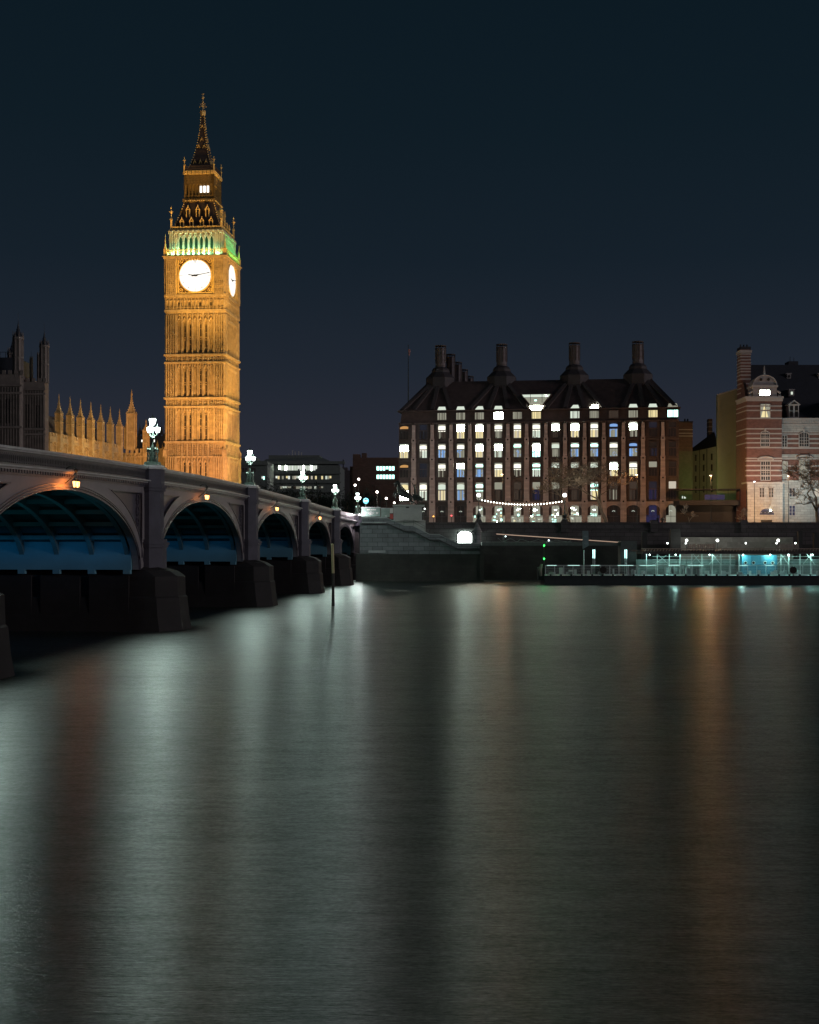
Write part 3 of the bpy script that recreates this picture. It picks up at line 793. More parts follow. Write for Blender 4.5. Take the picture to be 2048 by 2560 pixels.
# spire
zs0 = tz(437, 295)+.75; zs1 = tz(292, 297)
sr = mb(IRON)
sr.box(-3.3, 3.3, -3.3, 3.3, zs0-.75, zs0+.3)
def sp_(m):
    for i in range(20): x = -3.2+(i+.5)*.32; m.box(x-.05, x+.05, -3.3, -3.22, zs0+.3, zs0+.75)
    m.box(-3.3, 3.3, -3.32, -3.2, zs0+.75, zs0+.87)
sr.four(sp_)
pf = [(0, 2.75), (.12, 2.1), (.28, 1.52), (.45, 1.05), (.62, .72), (.80, .46), (1.0, .34)]
def pfr(u):
    for i in range(len(pf)-1):
        if u <= pf[i+1][0]: q = (u-pf[i][0])/(pf[i+1][0]-pf[i][0]); return pf[i][1]+(pf[i+1][1]-pf[i][1])*q
    return pf[-1][1]
for i in range(len(pf)-1):
    sr.fr(0,0, zs0+.2+(zs1-zs0)*pf[i][0], zs0+.2+(zs1-zs0)*pf[i+1][0], pf[i][1], pf[i][1], pf[i+1][1], pf[i+1][1])
sr.use(GOLD); sg_ = sr
def crk(m):
    for j in range(22):
        u = j/22; a_ = pfr(u)+.03; m.ball(-a_, -a_, zs0+.3+(zs1-zs0)*u, .14, 5)
    for u, xs in ((.13, (-1.25, 0, 1.25)), (.42, (-.6, .6)) , (.55, (0,)), (.78, (0,))):
        a_ = pfr(u); zz = zs0+.2+(zs1-zs0)*u
        for x in xs: 
            if abs(x) < a_: gable(m, x-.3, x+.3, -a_+.1, zz, zz+.6, .16, .3); m.ball(x, -a_, zz+.75, .08, 4)
sg_.four(crk); sg_.build('spire', None, tower)
fn_ = mb(GOLD); zf = zs1
fn_.lathe(0,0,[(zf-.1,.25),(zf+.3,.55),(zf+.9,.62),(zf+1.1,.45)],8)
for i in range(8): a_ = i*math.pi/4; fn_.ball(.55*math.cos(a_), .55*math.sin(a_), zf+1.15, .13, 5)
fn_.cyl(0,0,zf+1,zf+5.0,.08,.04,6)
for i in range(4):
    a_ = i*math.pi/2
    fn_.tube([(0,0,zf+2.0),(.45*math.cos(a_),.45*math.sin(a_),zf+2.4),(.72*math.cos(a_),.72*math.sin(a_),zf+2.15)], .07, 4)
    fn_.ball(.72*math.cos(a_), .72*math.sin(a_), zf+2.1, .14, 5); fn_.ball(.4*math.cos(a_), .4*math.sin(a_), zf+2.75, .14, 5)
for z_, r_ in ((2.6,.24),(3.2,.22),(4.1,.30),(4.9,.16)): fn_.ball(0,0,zf+z_,r_,6)
fn_.bar((-.3,0,zf+4.95),(.3,0,zf+4.95),.05); fn_.build('finial', None, tower)
sp2 = po_.copy(); col.objects.link(sp2); sp2.parent = tower; sp2.location = (-3.25,-3.25,zs0-.6); sp2.scale = (.8,.8,.62)
for sx, sy in ((1,-1),(1,1),(-1,1)):
    c_ = sp2.copy(); col.objects.link(c_); c_.parent = tower; c_.location = (sx*3.25, sy*3.25, zs0-.6)
# floodlights of the tower: warm lamps on the ground and roofs around it, green ones in the belfry gallery
def TW(x, y, z): return Matrix.Translation((TX, TY, GZ)) @ Matrix.Rotation(-PHI, 4, 'Z') @ Vector((x, y, z))
SOD, AMB, YEL = (1.0, 0.50, 0.13), (1.0, 0.58, 0.15), (1.0, 0.70, 0.17)
spot('floodlight', TW(-20, -26, 4), TW(0, -H, 16), 66000, (1.0, 0.50, 0.22), 60, .8, .4)
spot('floodlight', TW(12, -26, 4), TW(0, -H, 18), 42000, (1.0, 0.50, 0.22), 60, .8, .4)
spot('floodlight', TW(16, -30, 3), TW(1, -H, 34), 86000, AMB, 44, .8, .4)
spot('floodlight', TW(-20, -38, 12), TW(0, -H, 46), 260000, YEL, 26, .8, .5)
spot('floodlight', TW(14, -36, 10), TW(0, -H, 55), 200000, AMB, 24, .8, .5)
spot('floodlight', TW(-4, -44, 14), TW(0, -3, 84), 30000, (1.0, .55, .22), 16, .9, .5)
spot('floodlight', TW(34, 10, 1), TW(H, 0, 14), 70000, YEL, 64, .8, .5)
spot('floodlight', TW(42, -10, 1), TW(H, 0, 46), 95000, (1.0, .62, .16), 36, .8, .5)
for k in range(4):
    a_ = -math.pi/2+k*math.pi/2; d = Vector((math.cos(a_), math.sin(a_), 0))
    u = Vector((-d.y, d.x, 0))
    gcol = (0.50, 1.0, 0.58) if k != 1 else (0.14, 1.0, 0.30)
    p0 = d*(HC-.05)+Vector((0,0,zb0+.42)); p1 = d*(HB-.3)+Vector((0,0,zb0+2.6))
    o = area('belfry_light', TW(*p0), TW(*p1), 1150 if k != 1 else 700, gcol, 10.5, .25)

# ---------------------------------------------------------------- palace wing with turrets
def facade(m, L, z0, z1, bays, depth=.25):
    """gothic panelling on the plane y=0, towards -y"""
    n = bays
    for i in range(n+1):
        x = L*i/n; m.box(x-.12, x+.12, -depth-.1, 0, z0, z1)
    for i in range(n):
        x0, x1 = L*i/n+.12, L*(i+1)/n-.12
        for q in (1, 2, 3): x = x0+(x1-x0)*q/4; m.box(x-.05, x+.05, -depth*.5, 0, z0, z1-.6)
        gable(m, x0, x1, 0, z1-.9, z1-.2, .12, depth)
    for zz in [z0+(z1-z0)*q/4 for q in range(1, 5)]: m.box(0, L, -depth*.7, 0, zz-.1, zz+.05)
PWA = P(122, 1300, 257); PWB = P(300, 1300, 292.5)
dirv = Vector((PWB.x-PWA.x, PWB.y-PWA.y)); Lw = dirv.length; ang = math.atan2(dirv.y, dirv.x)
wing = empty('palace_wing', (PWA.x, PWA.y, GZ), ang)
tag(wing, 'golden floodlit gothic wing with a row of slender spired turrets, left of the clock tower', 'palace')
# local x runs away along the front, outward normal is -y (towards the river)
wl = mb(STONE); ztop = 17.4
wl.box(0, Lw+.5, 0, 14, 0, ztop-1.1)
facade(wl, Lw, 0, ztop-1.2, 14)
wl.box(-.1, Lw+.5, -.35, .3, ztop-1.5, ztop-1.15)
wl.build('wall', None, wing)
pb = mb(STONE)
i = 0.0
while i < Lw:
    pb.box(i, i+.75, -.25, .15, ztop-1.15, ztop+.25); pb.box(i+.75, i+1.25, -.25, .15, ztop-1.15, ztop-.45); pb.box(i+.2, i+.55, -.32, -.25, ztop-.6, ztop-.1); i += 1.25
pb.build('battlement', None, wing)
ro = mb(mat('ribbed_lead_roof', (0.10, 0.085, 0.075), 0.6, var=.2))
ro.add([(0,1.5,ztop-1),(Lw,1.5,ztop-1),(Lw,6,ztop+4.6),(0,6,ztop+4.6),(0,10.5,ztop-1),(Lw,10.5,ztop-1)], [(0,1,2,3),(3,2,5,4),(0,3,4),(1,5,2)])
x = .4
while x < Lw:
    ro.add([(x,1.42,ztop-1),(x+.14,1.42,ztop-1),(x+.14,5.92,ztop+4.7),(x,5.92,ztop+4.7)], [(0,1,2,3)]); x += .9
ro.build('roof', None, wing)
tur_x = []
for px in (143, 171, 197, 223, 248, 272, 295):
    # intersection of the sight line with the front
    k = (px-CX)/F
    t_ = (PWA.x-k*PWA.y)/(k*dirv.y-dirv.x); tur_x.append(t_*Lw)
tb = mb(STONE); W_ = .52
pinnacle(tb, 0, 0, 0, W_, 4.0, 3.7, knobs=6)
for q in (-.2, .2): 
    tb.box(q-.05, q+.05, -W_-.06, -W_, .6, 3.5)
tb.box(-W_-.12, W_+.12, -W_-.12, W_+.12, -.2, .15); tb.box(-W_-.08, W_+.08, -W_-.1, W_+.08, 2.3, 2.45)
tb.box(-W_-.05, W_+.05, -W_-.05, W_+.05, -3.0, -.2)
t0 = None
for xx in tur_x:
    o = tb.build('turret', None, wing) if t0 is None else t0.copy()
    if t0 is None: t0 = o
    else: col.objects.link(o); o.parent = wing
    o.location = (xx, -.35, ztop+.1)
# great turret and end wall
def wx(px):
    k = (px-CX)/F; return (PWA.x-k*PWA.y)/(k*dirv.y-dirv.x)*Lw
corner = empty('palace_corner', P(315, 1300, 294)*1.0, R(-4)); corner.location.z = GZ
tag(corner, 'orange-lit gothic corner range with one tall spired turret, beside the tower foot', 'palace')
cz = lambda py: ZZ(py, 294)-GZ; cx_ = lambda px: (px-315)*294/F
ca = mb(STONE); ca.box(-1.5, cx_(432), 0, 9, 0, cz(1132)); ct = MB(); ct.use(STONE); facade(ct, cx_(432), 0, cz(1132)-.1, 5, .3); ca.merge(ct, Matrix.Translation((0,0,0)))
ca.box(-1.5, cx_(432), -.35, .2, cz(1143), cz(1140)); ca.build('wall', None, corner)
cbm = mb(STONE); i = 0
while i < cx_(425): cbm.box(i, i+.6, -.2, .2, cz(1132), cz(1122)); i += 1.05
cbm.build('battlement', None, corner)
def tur(px, ytop, ybody, ybase, w_, nm='turret'):
    t = mb(STONE); hb = cz(ybody)-cz(ybase); hs = cz(ytop)-cz(ybody)
    pinnacle(t, 0, 0, 0, w_, hb, hs*.97, knobs=8)
    for q in (-.35, 0, .35): t.box(q*w_-.05, q*w_+.05, -w_-.08, -w_, hb*.1, hb*.45); t.box(q*w_-.05, q*w_+.05, -w_-.08, -w_, hb*.55, hb*.92)
    t.box(-w_*1.15, w_*1.15, -w_*1.15, w_*1.15, hb*.5, hb*.53)
    o = t.build(nm, None, corner); o.location = (cx_(px), 0.1, cz(ybase)); return o
tur(329, 975, 1036, 1125, .80); tur(318, 1033, 1072, 1122, .5); tur(366, 1050, 1078, 1140, .52); tur(395, 1100, 1112, 1135, .22); tur(408, 1108, 1118, 1132, .16)
bkr = empty('background_hall', P(355, 1300, 330), 0); bkr.location.z = GZ
tag(bkr, 'dark pinnacled hall roof glimpsed between the turrets beside the tower', 'building')
bz = lambda py: ZZ(py, 330)-GZ
bh = mb(mat('unlit_stone', (0.12,0.10,0.08), .85)); bh.box(-2, 8, 0, 8, 0, bz(1090))  # unlit look put into the dark stone colour
for q in range(10): bh.box(-2+q, -1.4+q, -.1, .2, bz(1090), bz(1084))
bh.build('wall', None, bkr)
for px_ in (350, 358, 404):
    b2 = mb(mat('unlit_stone', (0,0,0))); pinnacle(b2, (px_-355)*330/F, 0, bz(1086), .28, .8, 2.2); b2.build('pinnacle', None, bkr)
lwn = mb(glow('small_bright_window', (1,.95,.85), 1.6))
for px_, py_ in ((355, 1102), (386, 1102)):
    lwn.box((px_-355)*330/F-.12, (px_-355)*330/F+.12, -.06, -.02, bz(py_+3), bz(py_-3))
lwn.build('lit_window', None, bkr)

# dark palace tower block at the left edge
DARKST = mat('unlit_brown_stone', (0.15, 0.12, 0.11), 0.85, var=.25, scale=.8)  # darker copy of the palace stone, its unlit look put into the colour
SLATE = mat('slate', (0.022,0.024,0.034), .7)
pt0 = P(125, 1300, 254); ptw = empty('palace_tower', (pt0.x, pt0.y, GZ), 0)
tag(ptw, 'unlit dark gothic tower block with four pointed corner turrets at the left edge', 'tower')
dz = lambda py: ZZ(py, 252)-GZ; dx = lambda px: (px-125)*252/F
m = mb(DARKST)
m.box(dx(-110), dx(63), -3.5, 9, 0, dz(938)); m.box(dx(63), dx(116), -1.2, 1.6, 0, dz(953))
for y_, z_ in ((-3.5, 966), (-3.5, 1070), (-3.5, 985)): m.box(dx(-110)-.1, dx(66)+.15, y_-.25, y_, dz(z_)-.15, dz(z_)+.2)
for z_ in (972, 984, 1072, 1085): m.box(dx(64), dx(117)+.1, -1.45, -1.2, dz(z_)-.15, dz(z_)+.15)
for i in range(26):
    x = dx(-100)+i*.52
    if x < dx(64): m.box(x-.06, x+.06, -3.68, -3.5, 0, dz(970))
for i in range(8): x = dx(66)+i*.5; m.box(x-.06, x+.06, -1.35, -1.2, 0, dz(975))
for i in range(12): x = dx(-100)+i*1.1; m.box(x, x+.6, -3.6, -3.2, dz(938), dz(928))
for i in range(4): x = dx(70)+i*1.05; m.box(x, x+.55, -1.3, -.9, dz(953), dz(944))
m.build('wall', None, ptw)
rm = mb(SLATE); rm.box(dx(-110), dx(42), 0, 9, dz(938), dz(890))
for i in range(10): rm.box(dx(-100)+i*1.05-.04, dx(-100)+i*1.05+.04, -.05, .05, dz(890), dz(876))
rm.box(dx(-100), dx(42), -.05, .05, dz(877), dz(876)); rm.build('roof', None, ptw)
wv = mb(VOID)
for px_ in (70, 76, 96, 102): wv.box(dx(px_)-.15, dx(px_)+.15, -1.27, -1.2, dz(1068), dz(1010 if px_ < 90 else 1012))
for px_ in (4, 12, 28, 36, -20): wv.box(dx(px_)-.2, dx(px_)+.2, -3.57, -3.5, dz(1060), dz(1000))
wv.build('window', None, ptw)
def dtur(px, y_top, y_sp, y_body, w_, yy):
    t = mb(DARKST); t.use(SLATE)
    zb, zs, zt = dz(y_body), dz(y_sp), dz(y_top)
    x = dx(px)
    t.use(DARKST); t.cyl(x, yy, zb, zs, w_, w_*.95, 8, R(22.5)); t.cyl(x, yy, zs, zs+.4, w_*1.15, w_*1.15, 8, R(22.5)); t.cyl(x, yy, (zb+zs)/2, (zb+zs)/2+.3, w_*1.08, w_*1.08, 8, R(22.5))
    for i in range(8):
        a_ = R(22.5)+i*math.pi/4; t.cyl(x+w_*math.cos(a_), yy+w_*math.sin(a_), zb, zs+.9, .10, .07, 5)
        t.cyl(x+w_*math.cos(a_), yy+w_*math.sin(a_), zs+.9, zs+1.5, .07, .01, 5)
    t.use(SLATE); hh = zt-zs
    t.lathe(x, yy, [(zs+.4,w_*1.0),(zs+hh*.16,w_*.95),(zs+hh*.3,w_*.62),(zs+hh*.44,w_*.34),(zs+hh*.5,w_*.42),(zs+hh*.54,w_*.26),(zs+hh*.8,w_*.08),(zs+hh,.02)], 8, R(22.5))
    t.ball(x, yy, zs+hh*.7, w_*.2, 6); t.cyl(x, yy, zt-.1, zt+1.3, .03, .02, 4)
    t.build('turret', None, ptw)
dtur(112, 820, 866, 955, .82, -.4); dtur(55, 800, 850, 945, .92, -2.6); dtur(5, 826, 872, 945, .9, 6.5); dtur(84, 863, 888, 955, .42, 4); dtur(74, 890, 905, 955, .25, 1.0)

# warm floodlights of the palace
spot('floodlight', P(300, 1290, 258)+Vector((6,-4,0)), P(270, 1110, 284), 22000, (1.0, .56, .20), 70, .9, .5)
spot('floodlight', P(395, 1330, 268), P(370, 1140, 294), 19000, (1.0, .46, .20), 75, .9, .5)
spot('floodlight', P(225, 1330, 245), P(205, 1110, 273), 16000, (1.0, .60, .20), 70, .9, .5)
spot('floodlight', P(110, 1300, 235), P(95, 1100, 252), 500, (1.0, .66, .55), 90, .9, .5)

# ---------------------------------------------------------------- riverside office building with chimneys
A_ = P(1000, 1300, 297); B_ = P(1600, 1300, 289.5)
oa = math.atan2(B_.y-A_.y, B_.x-A_.x)
office = empty('office_building', (A_.x, A_.y, GZ), oa)
tag(office, 'wide six-storey office building with lit windows, stone piers and tall roof chimneys', 'building')
OX = Vector((math.cos(oa), math.sin(oa)))
def ou(px):     # local x on the front of a pixel column
    k = (px-CX)/F; return (k*A_.y-A_.x)/(OX.x-k*OX.y)
def oz(py, px=1150): 
    u = ou(px); return ZZ(py, A_.y+OX.y*u)-GZ
L0, L1 = ou(1000)-.3, ou(1698)
BRZ = mat('dark_bronze_cladding', (0.085, 0.058, 0.056), 0.55, 0.2, var=.3, scale=1)
PST = mat('pink_sandstone', (0.56, 0.44, 0.42), 0.85, var=.12, scale=.6, brick=(2.4, .45, .02, .8))
cols_px = [1034.6,1081,1128,1175,1222,1270,1317,1365,1413,1462,1510,1559,1608,1657.5]
cu = [ou(p) for p in cols_px]
ZC = oz(1058)         # main cornice
mw = mb(BRZ); mw.box(L0, L1, 0.6, 40, 0, ZC)
rows = [(oz(1250.4), oz(1206.4)), (oz(1192.5), oz(1157.7)), (oz(1143.8), oz(1109)), (oz(1096), oz(1060.3))]
groundrow = (oz(1306), oz(1264))
bay_edges = [L0]+cu+[L1]
for (z0, z1) in rows:
    mw.box(L0, L1, 0.30, .6, z0-.55, z0-.25)
mw.box(L0, L1, -.15, .6, ZC-.1, ZC+.25); mw.box(L0, L1, .1, .6, rows[0][0]-1.2, rows[0][0]-.2)
for i, c_ in enumerate(cu):      # bronze jambs beside each pier
    for sg in (-1, 1): mw.box(c_+sg*.95-.3, c_+sg*.95+.3, .2, .62, 2.5, ZC-.1)
mw.build('wall', None, office)
for c_ in cu:
    t = mb(PST)
    zs_ = [0]+[r[0]-.75 for r in rows]+[ZC-.35]
    for q in range(len(zs_)-1):
        w0 = .66-.075*q
        t.fr(c_, 0, zs_[q], zs_[q+1]-.0, w0, .45, w0-.04, .45)
    for q in range(1, len(zs_)-1):
        ww = .70-.06*q; t.box(c_-ww, c_+ww, -.58, .3, zs_[q]-.1, zs_[q]+.75)
    t.use(VOID)
    for q in range(1, len(zs_)-1):
        z_ = zs_[q]+.33; t.add([(c_+.2*math.cos(j*math.pi/5), -.585, z_+.2*math.sin(j*math.pi/5)) for j in range(10)], [tuple(range(9,-1,-1))])
    t.use(IRON); t.cyl(c_, 0, ZC-.35, ZC+.12, .5, .42, 10); t.build('stone_pier', None, office)
# window contents per row, left to right (L, 0..12, R)
G = {}
def gl(k, c, s): G[k] = glow('window_'+k, c, s)
gl('W', (0.86, 1.0, 0.78), 52); gl('V', (1.0, 0.97, 0.82), 1.25); gl('w', (0.80, 0.90, 0.76), .85); gl('y', (0.95, 0.80, 0.42), .95); gl('b', (0.28, 0.52, 1.0), .75)
gl('g', (0.55, 0.54, 0.42), .50); gl('d', (0.24, 0.17, 0.13), .16); gl('c', (0.50, 1.0, 0.85), 3); gl('k', (0.05, 0.06, 0.12), .16)
gl('o', (1.0, 0.50, 0.16), .55); gl('n', (0.03, 0.02, 0.02), .2); gl('p', (0.92, 0.82, 0.66), .60); gl('B', (0.10, 0.12, 0.45), .12)
LOOK = {   # upper light / lower light
 4: ['on','kk','Wg','Wy','Wy','Wg','Wy','Ww','Wd','Wy','Wy','bb','Wg','kn','nn'],
 3: ['Wy','Ww','Wb','Wb','Wy','Ww','cb','Wc','wg','cb','cb','Wb','bb','nk','nn'],
 2: ['on','kk','Wg','Wb','cb','Wy','Wg','cw','wd','wd','wd','Wy','Wy','gn','nn'],
 1: ['yW','Ww','wp','wb','cg','gd','dd','gB','gd','dd','cy','dg','dd','kB','pn'],
}
for row in (1, 2, 3, 4):
    z0, z1 = rows[row-1]
    for bi in range(15):
        e0, e1 = bay_edges[bi], bay_edges[bi+1]
        if bi == 0: x0, x1 = e0+.25, e1-1.1
        elif bi == 14: x0, x1 = e0+1.0, e1-.6
        else: x0, x1 = (e0+e1)/2-1.02, (e0+e1)/2+1.02
        zt = z1-(z1-z0)*.42      # transom
        fr2 = mb(BRZ)
        for xx in (x0-.12, x1+.0): fr2.box(xx, xx+.12, .05, .6, z0, z1)
        fr2.box(x0, x1, .05, .6, z0-.14, z0); fr2.box(x0, x1, .05, .6, z1, z1+.12); fr2.box(x0, x1, .08, .6, zt-.09, zt+.09)
        for q in range(1, 3): xx = x0+(x1-x0)*q/3; fr2.box(xx-.03, xx+.03, .15, .5, z0, zt-.09)
        wo_ = fr2.build('window', None, office)
        up, lo = LOOK[row][bi]
        if up == 'W' and random.random() < .35: up = 'V'
        pn_ = MB(); n = 10
        # upper light: a vaulted ceiling lit from below, dim wall above it
        dim = {'W':'w','V':'g','w':'g','c':'g','b':'k','y':'g','o':'n'}.get(up, up)
        pn_.use(G[dim]); yb = .46
        pn_.quad((x0,yb+.02,zt+.09),(x1,yb+.02,zt+.09),(x1,yb+.02,z1),(x0,yb+.02,z1))
        pn_.use(G[up]); xm, hw_ = (x0+x1)/2, (x1-x0)/2
        zr_ = z1-zt-.1; 
        full = random.random() < .35 and up == 'W'
        top_ = [(xm+hw_*math.cos(math.pi*j/n), yb, zt+.12+zr_*(.42+.34*math.sin(math.pi*j/n) if not full else .88)) for j in range(n+1)]
        low_ = zt+.12 if up in 'WVwy' else zt+zr_*.35
        pn_.add(top_+[(x0,yb,low_),(x1,yb,low_)], [tuple(range(n+3))])
        # lower light: a bright head strip, then blinds or curtains in folds
        if up in 'WVc' and lo != 'b':
            pn_.use(G[up]); pn_.quad((x0,yb,zt-.26),(x1,yb,zt-.26),(x1,yb,zt-.09),(x0,yb,zt-.09)); zt2 = zt-.26
        else: zt2 = zt-.09
        alt = {'W':'w','V':'w','w':'g','y':'p','b':'g','g':'d','d':'n','p':'y','c':'w','k':'n','B':'k','n':'n','o':'n'}[lo]
        ns = 11 if lo not in 'b' else 9
        ws = [random.uniform(.5, 1.5) for _ in range(ns)]; tw = sum(ws); xa = x0
        for j in range(ns):
            xb = xa+(x1-x0)*ws[j]/tw
            pn_.use(G[lo if random.random() < (.62 if lo != 'b' else .3) else alt])
            yj = yb+(.05 if j % 2 else 0)
            pn_.quad((xa,yj,z0),(xb,yj,z0),(xb,yj,zt2),(xa,yj,zt2)); xa = xb
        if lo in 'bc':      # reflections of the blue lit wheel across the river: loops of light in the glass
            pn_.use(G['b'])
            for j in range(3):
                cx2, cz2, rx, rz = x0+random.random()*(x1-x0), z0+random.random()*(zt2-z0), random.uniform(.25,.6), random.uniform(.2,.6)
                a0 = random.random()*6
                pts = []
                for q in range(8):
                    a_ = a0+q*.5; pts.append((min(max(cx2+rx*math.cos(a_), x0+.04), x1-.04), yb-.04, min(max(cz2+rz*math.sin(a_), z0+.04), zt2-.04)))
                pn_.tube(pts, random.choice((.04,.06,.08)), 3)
        if random.random() < .5 and lo in 'ygpw':  # things on the sill
            pn_.use(BLK)
            for j in range(2): xq = random.uniform(x0+.1, x1-.3); pn_.box(xq, xq+random.uniform(.1,.3), yb-.08, yb-.02, z0, z0+random.uniform(.15,.45))
        pn_.build('pane', None, wo_)
# arcade on the ground floor
GL = ['d','d','d','d','w','c','c','c','c','c','w','d','d','B','g']
ARC = mat('dark_arcade_wall', (0.05,0.04,0.04), .7, var=.2)
for bi in range(1, 15):
    e0, e1 = bay_edges[bi]+.62, bay_edges[bi+1]-.62
    z0, z1 = 1.0, groundrow[1]; xm, hw_ = (e0+e1)/2, (e1-e0)/2-.03; zsp = z1-.95
    n = 12
    fr2 = mb(PST if bi > 3 else ARC)
    arcp = [(xm+hw_*math.cos(math.pi*j/n), zsp+.95*math.sin(math.pi*j/n)) for j in range(n+1)]
    for j in range(n):
        (xa, za), (xb, zb_) = arcp[j], arcp[j+1]
        fr2.add([(xa,.0,za),(xb,.0,zb_),(xb,.0,z1+.75),(xa,.0,z1+.75),(xa,.55,za),(xb,.55,zb_)], [(3,2,1,0),(0,1,5,4)])
    fr2.use(TRIM); fr2.tube([(x, .3, z) for x, z in arcp], .06, 4)
    fr2.box(xm-.03, xm+.03, .3, .4, 0, z1-.1); fr2.box(e0, e1, .3, .4, zsp-1.5, zsp-1.42)
    fo = fr2.build('arcade_window', None, office)
    k = GL[bi]
    pn_ = MB().use(G['g' if k in 'cw' else 'n' if k == 'd' else k])
    yb = .56
    pn_.add([(x, yb, z) for x, z in arcp]+[(e0+.03,yb,0),(e1-.03,yb,0)], [tuple(range(n+3))])
    if k in 'cw':
        for j in range(16):    # shop-like interior: lamps, ceiling strips, display cases
            pn_.use(G[random.choice('ccWwgyw' if k == 'c' else 'wwgcg')]); xa = random.uniform(e0+.1, e1-.9); za = random.uniform(.6, zsp+.3)
            if j < 6: pn_.box(xa, xa+random.uniform(.5, 1.1), yb-.12, yb-.08, za, za+random.uniform(.05,.14))
            else: pn_.box(xa, xa+random.uniform(.08, .5), yb-.10-.002*j, yb-.06, za, za+random.uniform(.12,.5))
        pn_.use(glow('ceiling_lamp', (.85,1.0,.95), 8)); pn_.lathe(xm, yb-.2, [(zsp-.2,.02),(zsp-.05,.3),(zsp+.05,.22)], 8)
        pn_.use(BLK)
        for j in range(4): xa = e0+.2+j*.7; pn_.box(xa, xa+.05, yb-.14, yb-.12, 0.6, 1.8)
    else:
        pn_.use(G['w']); pn_.tube([(xm-.3, yb-.15, zsp-.4),(xm, yb-.15, zsp-.2),(xm+.3, yb-.15, zsp-.4)], .07, 4)
    pn_.build('pane', None, fo)
# mansard storey and roof
Zd = oz(1031)+.15
ms = mb(BRZ); ms.fr((L0+L1)/2, 20.2, ZC+.25, Zd+.2, (L1-L0)/2-.3, 19.8, (L1-L0)/2-.7, 19.4)
ms.box(L0-.35, L1+.35, -.05, 40.5, Zd+.2, Zd+.42)
rz0 = Zd+.42; rz1 = oz(953)+.75
yi = 7.0; xi = 5.6; xm = (L0+L1)/2; hx = (L1-L0)/2
RIDGE_Y = yi
def roofpt(x, q): # point on the front slope
    return (x, .2+(yi-.2)*q, rz0+(rz1-rz0)*q)
ms.add([(L0,.2,rz0),(L1,.2,rz0),(L1,40,rz0),(L0,40,rz0),(L0+xi,yi,rz1),(L1-xi,yi,rz1),(L1-xi,34,rz1),(L0+xi,34,rz1)],
       [(0,1,5,4),(1,2,6,5),(2,3,7,6),(3,0,4,7),(4,5,6,7)])
ms.build('roof', None, office)
chx = [ou(1090), ou(1247), ou(1434), ou(1597)]
DUCT = (mat('bronze_roof_duct', (0.085, 0.070, 0.072), .5, .2, var=.2))
for i, c_ in enumerate(cu+[L0+.8, L1-.8]):
    rb = mb(DUCT)
    near = min(chx, key=lambda q: abs(q-c_))
    tx = near+(c_-near)*.16
    for k_ in range(6):
        q0, q1 = k_/6, (k_+1)/6
        xa, xb = c_+(tx-c_)*q0, c_+(tx-c_)*q1; a = roofpt(xa, q0); b = roofpt(xb, q1); w_ = .42
        rb.add([(a[0]-w_,a[1]-.25,a[2]+.25),(a[0]+w_,a[1]-.25,a[2]+.25),(b[0]+w_,b[1]-.25,b[2]+.25),(b[0]-w_,b[1]-.25,b[2]+.25),(a[0]-w_,a[1],a[2]),(a[0]+w_,a[1],a[2]),(b[0]+w_,b[1],b[2]),(b[0]-w_,b[1],b[2])],
               [(0,1,2,3),(0,3,7,4),(1,5,6,2)])
    rb.build('roof_duct', None, office)
DORM = {1:'wg',2:'wg',3:'wg',4:'wW',5:'ng',6:'Wy',8:'ww',9:'Wg',10:'nd',11:'wg',12:'wy',13:'gc'}
for bi, cc in DORM.items():
    e0, e1 = bay_edges[bi+1], bay_edges[min(bi+2, 15)]
    if bi == 13: e0, e1 = bay_edges[14], bay_edges[15]; x0, x1 = e0+1.0, e1-.2
    else: x0, x1 = (e0+e1)/2-.95, (e0+e1)/2+.95
    # bays counted from the first between piers
    z0, z1 = oz(1048.7), oz(1031.5)
    t = mb(BRZ); t.box(x0-.15, x1+.15, .25, 1.4, z0-.2, z0); t.box(x0-.15, x0, .25, 1.4, z0, z1); t.box(x1, x1+.15, .25, 1.4, z0, z1); t.box(x0-.15, x1+.15, .2, 1.6, z1, z1+.12)
    for q in range(1, 4): xx = x0+(x1-x0)*q/4; t.box(xx-.03, xx+.03, .25, .4, z0, z1)
    wo_ = t.build('dormer_window', None, office)
    p_ = MB().use(G[cc[1]]); p_.quad((x0,.42,z0),(x1,.42,z0),(x1,.42,z1),(x0,.42,z1))
    p_.use(G['d'])
    for q in range(4): xx = random.uniform(x0, x1-.1); p_.quad((xx,.40,z0),(xx+.08,.40,z0),(xx+.08,.40,z1),(xx,.40,z1))
    if cc[0] != 'n':
        p_.use(G[cc[0]]); zt = oz(1019); sh_ = random.choice((-.35, 0, .35))
        q0 = (z1+.5-rz0)/(rz1-rz0); 
        p_.add([(x0,.12,z1+.62),(x1,.12,z1+.62),(x1-.25,.55,zt+.3),(x0+.25+max(0,sh_),.55,zt+.3)], [(0,1,2,3)])
    p_.build('pane', None, wo_)
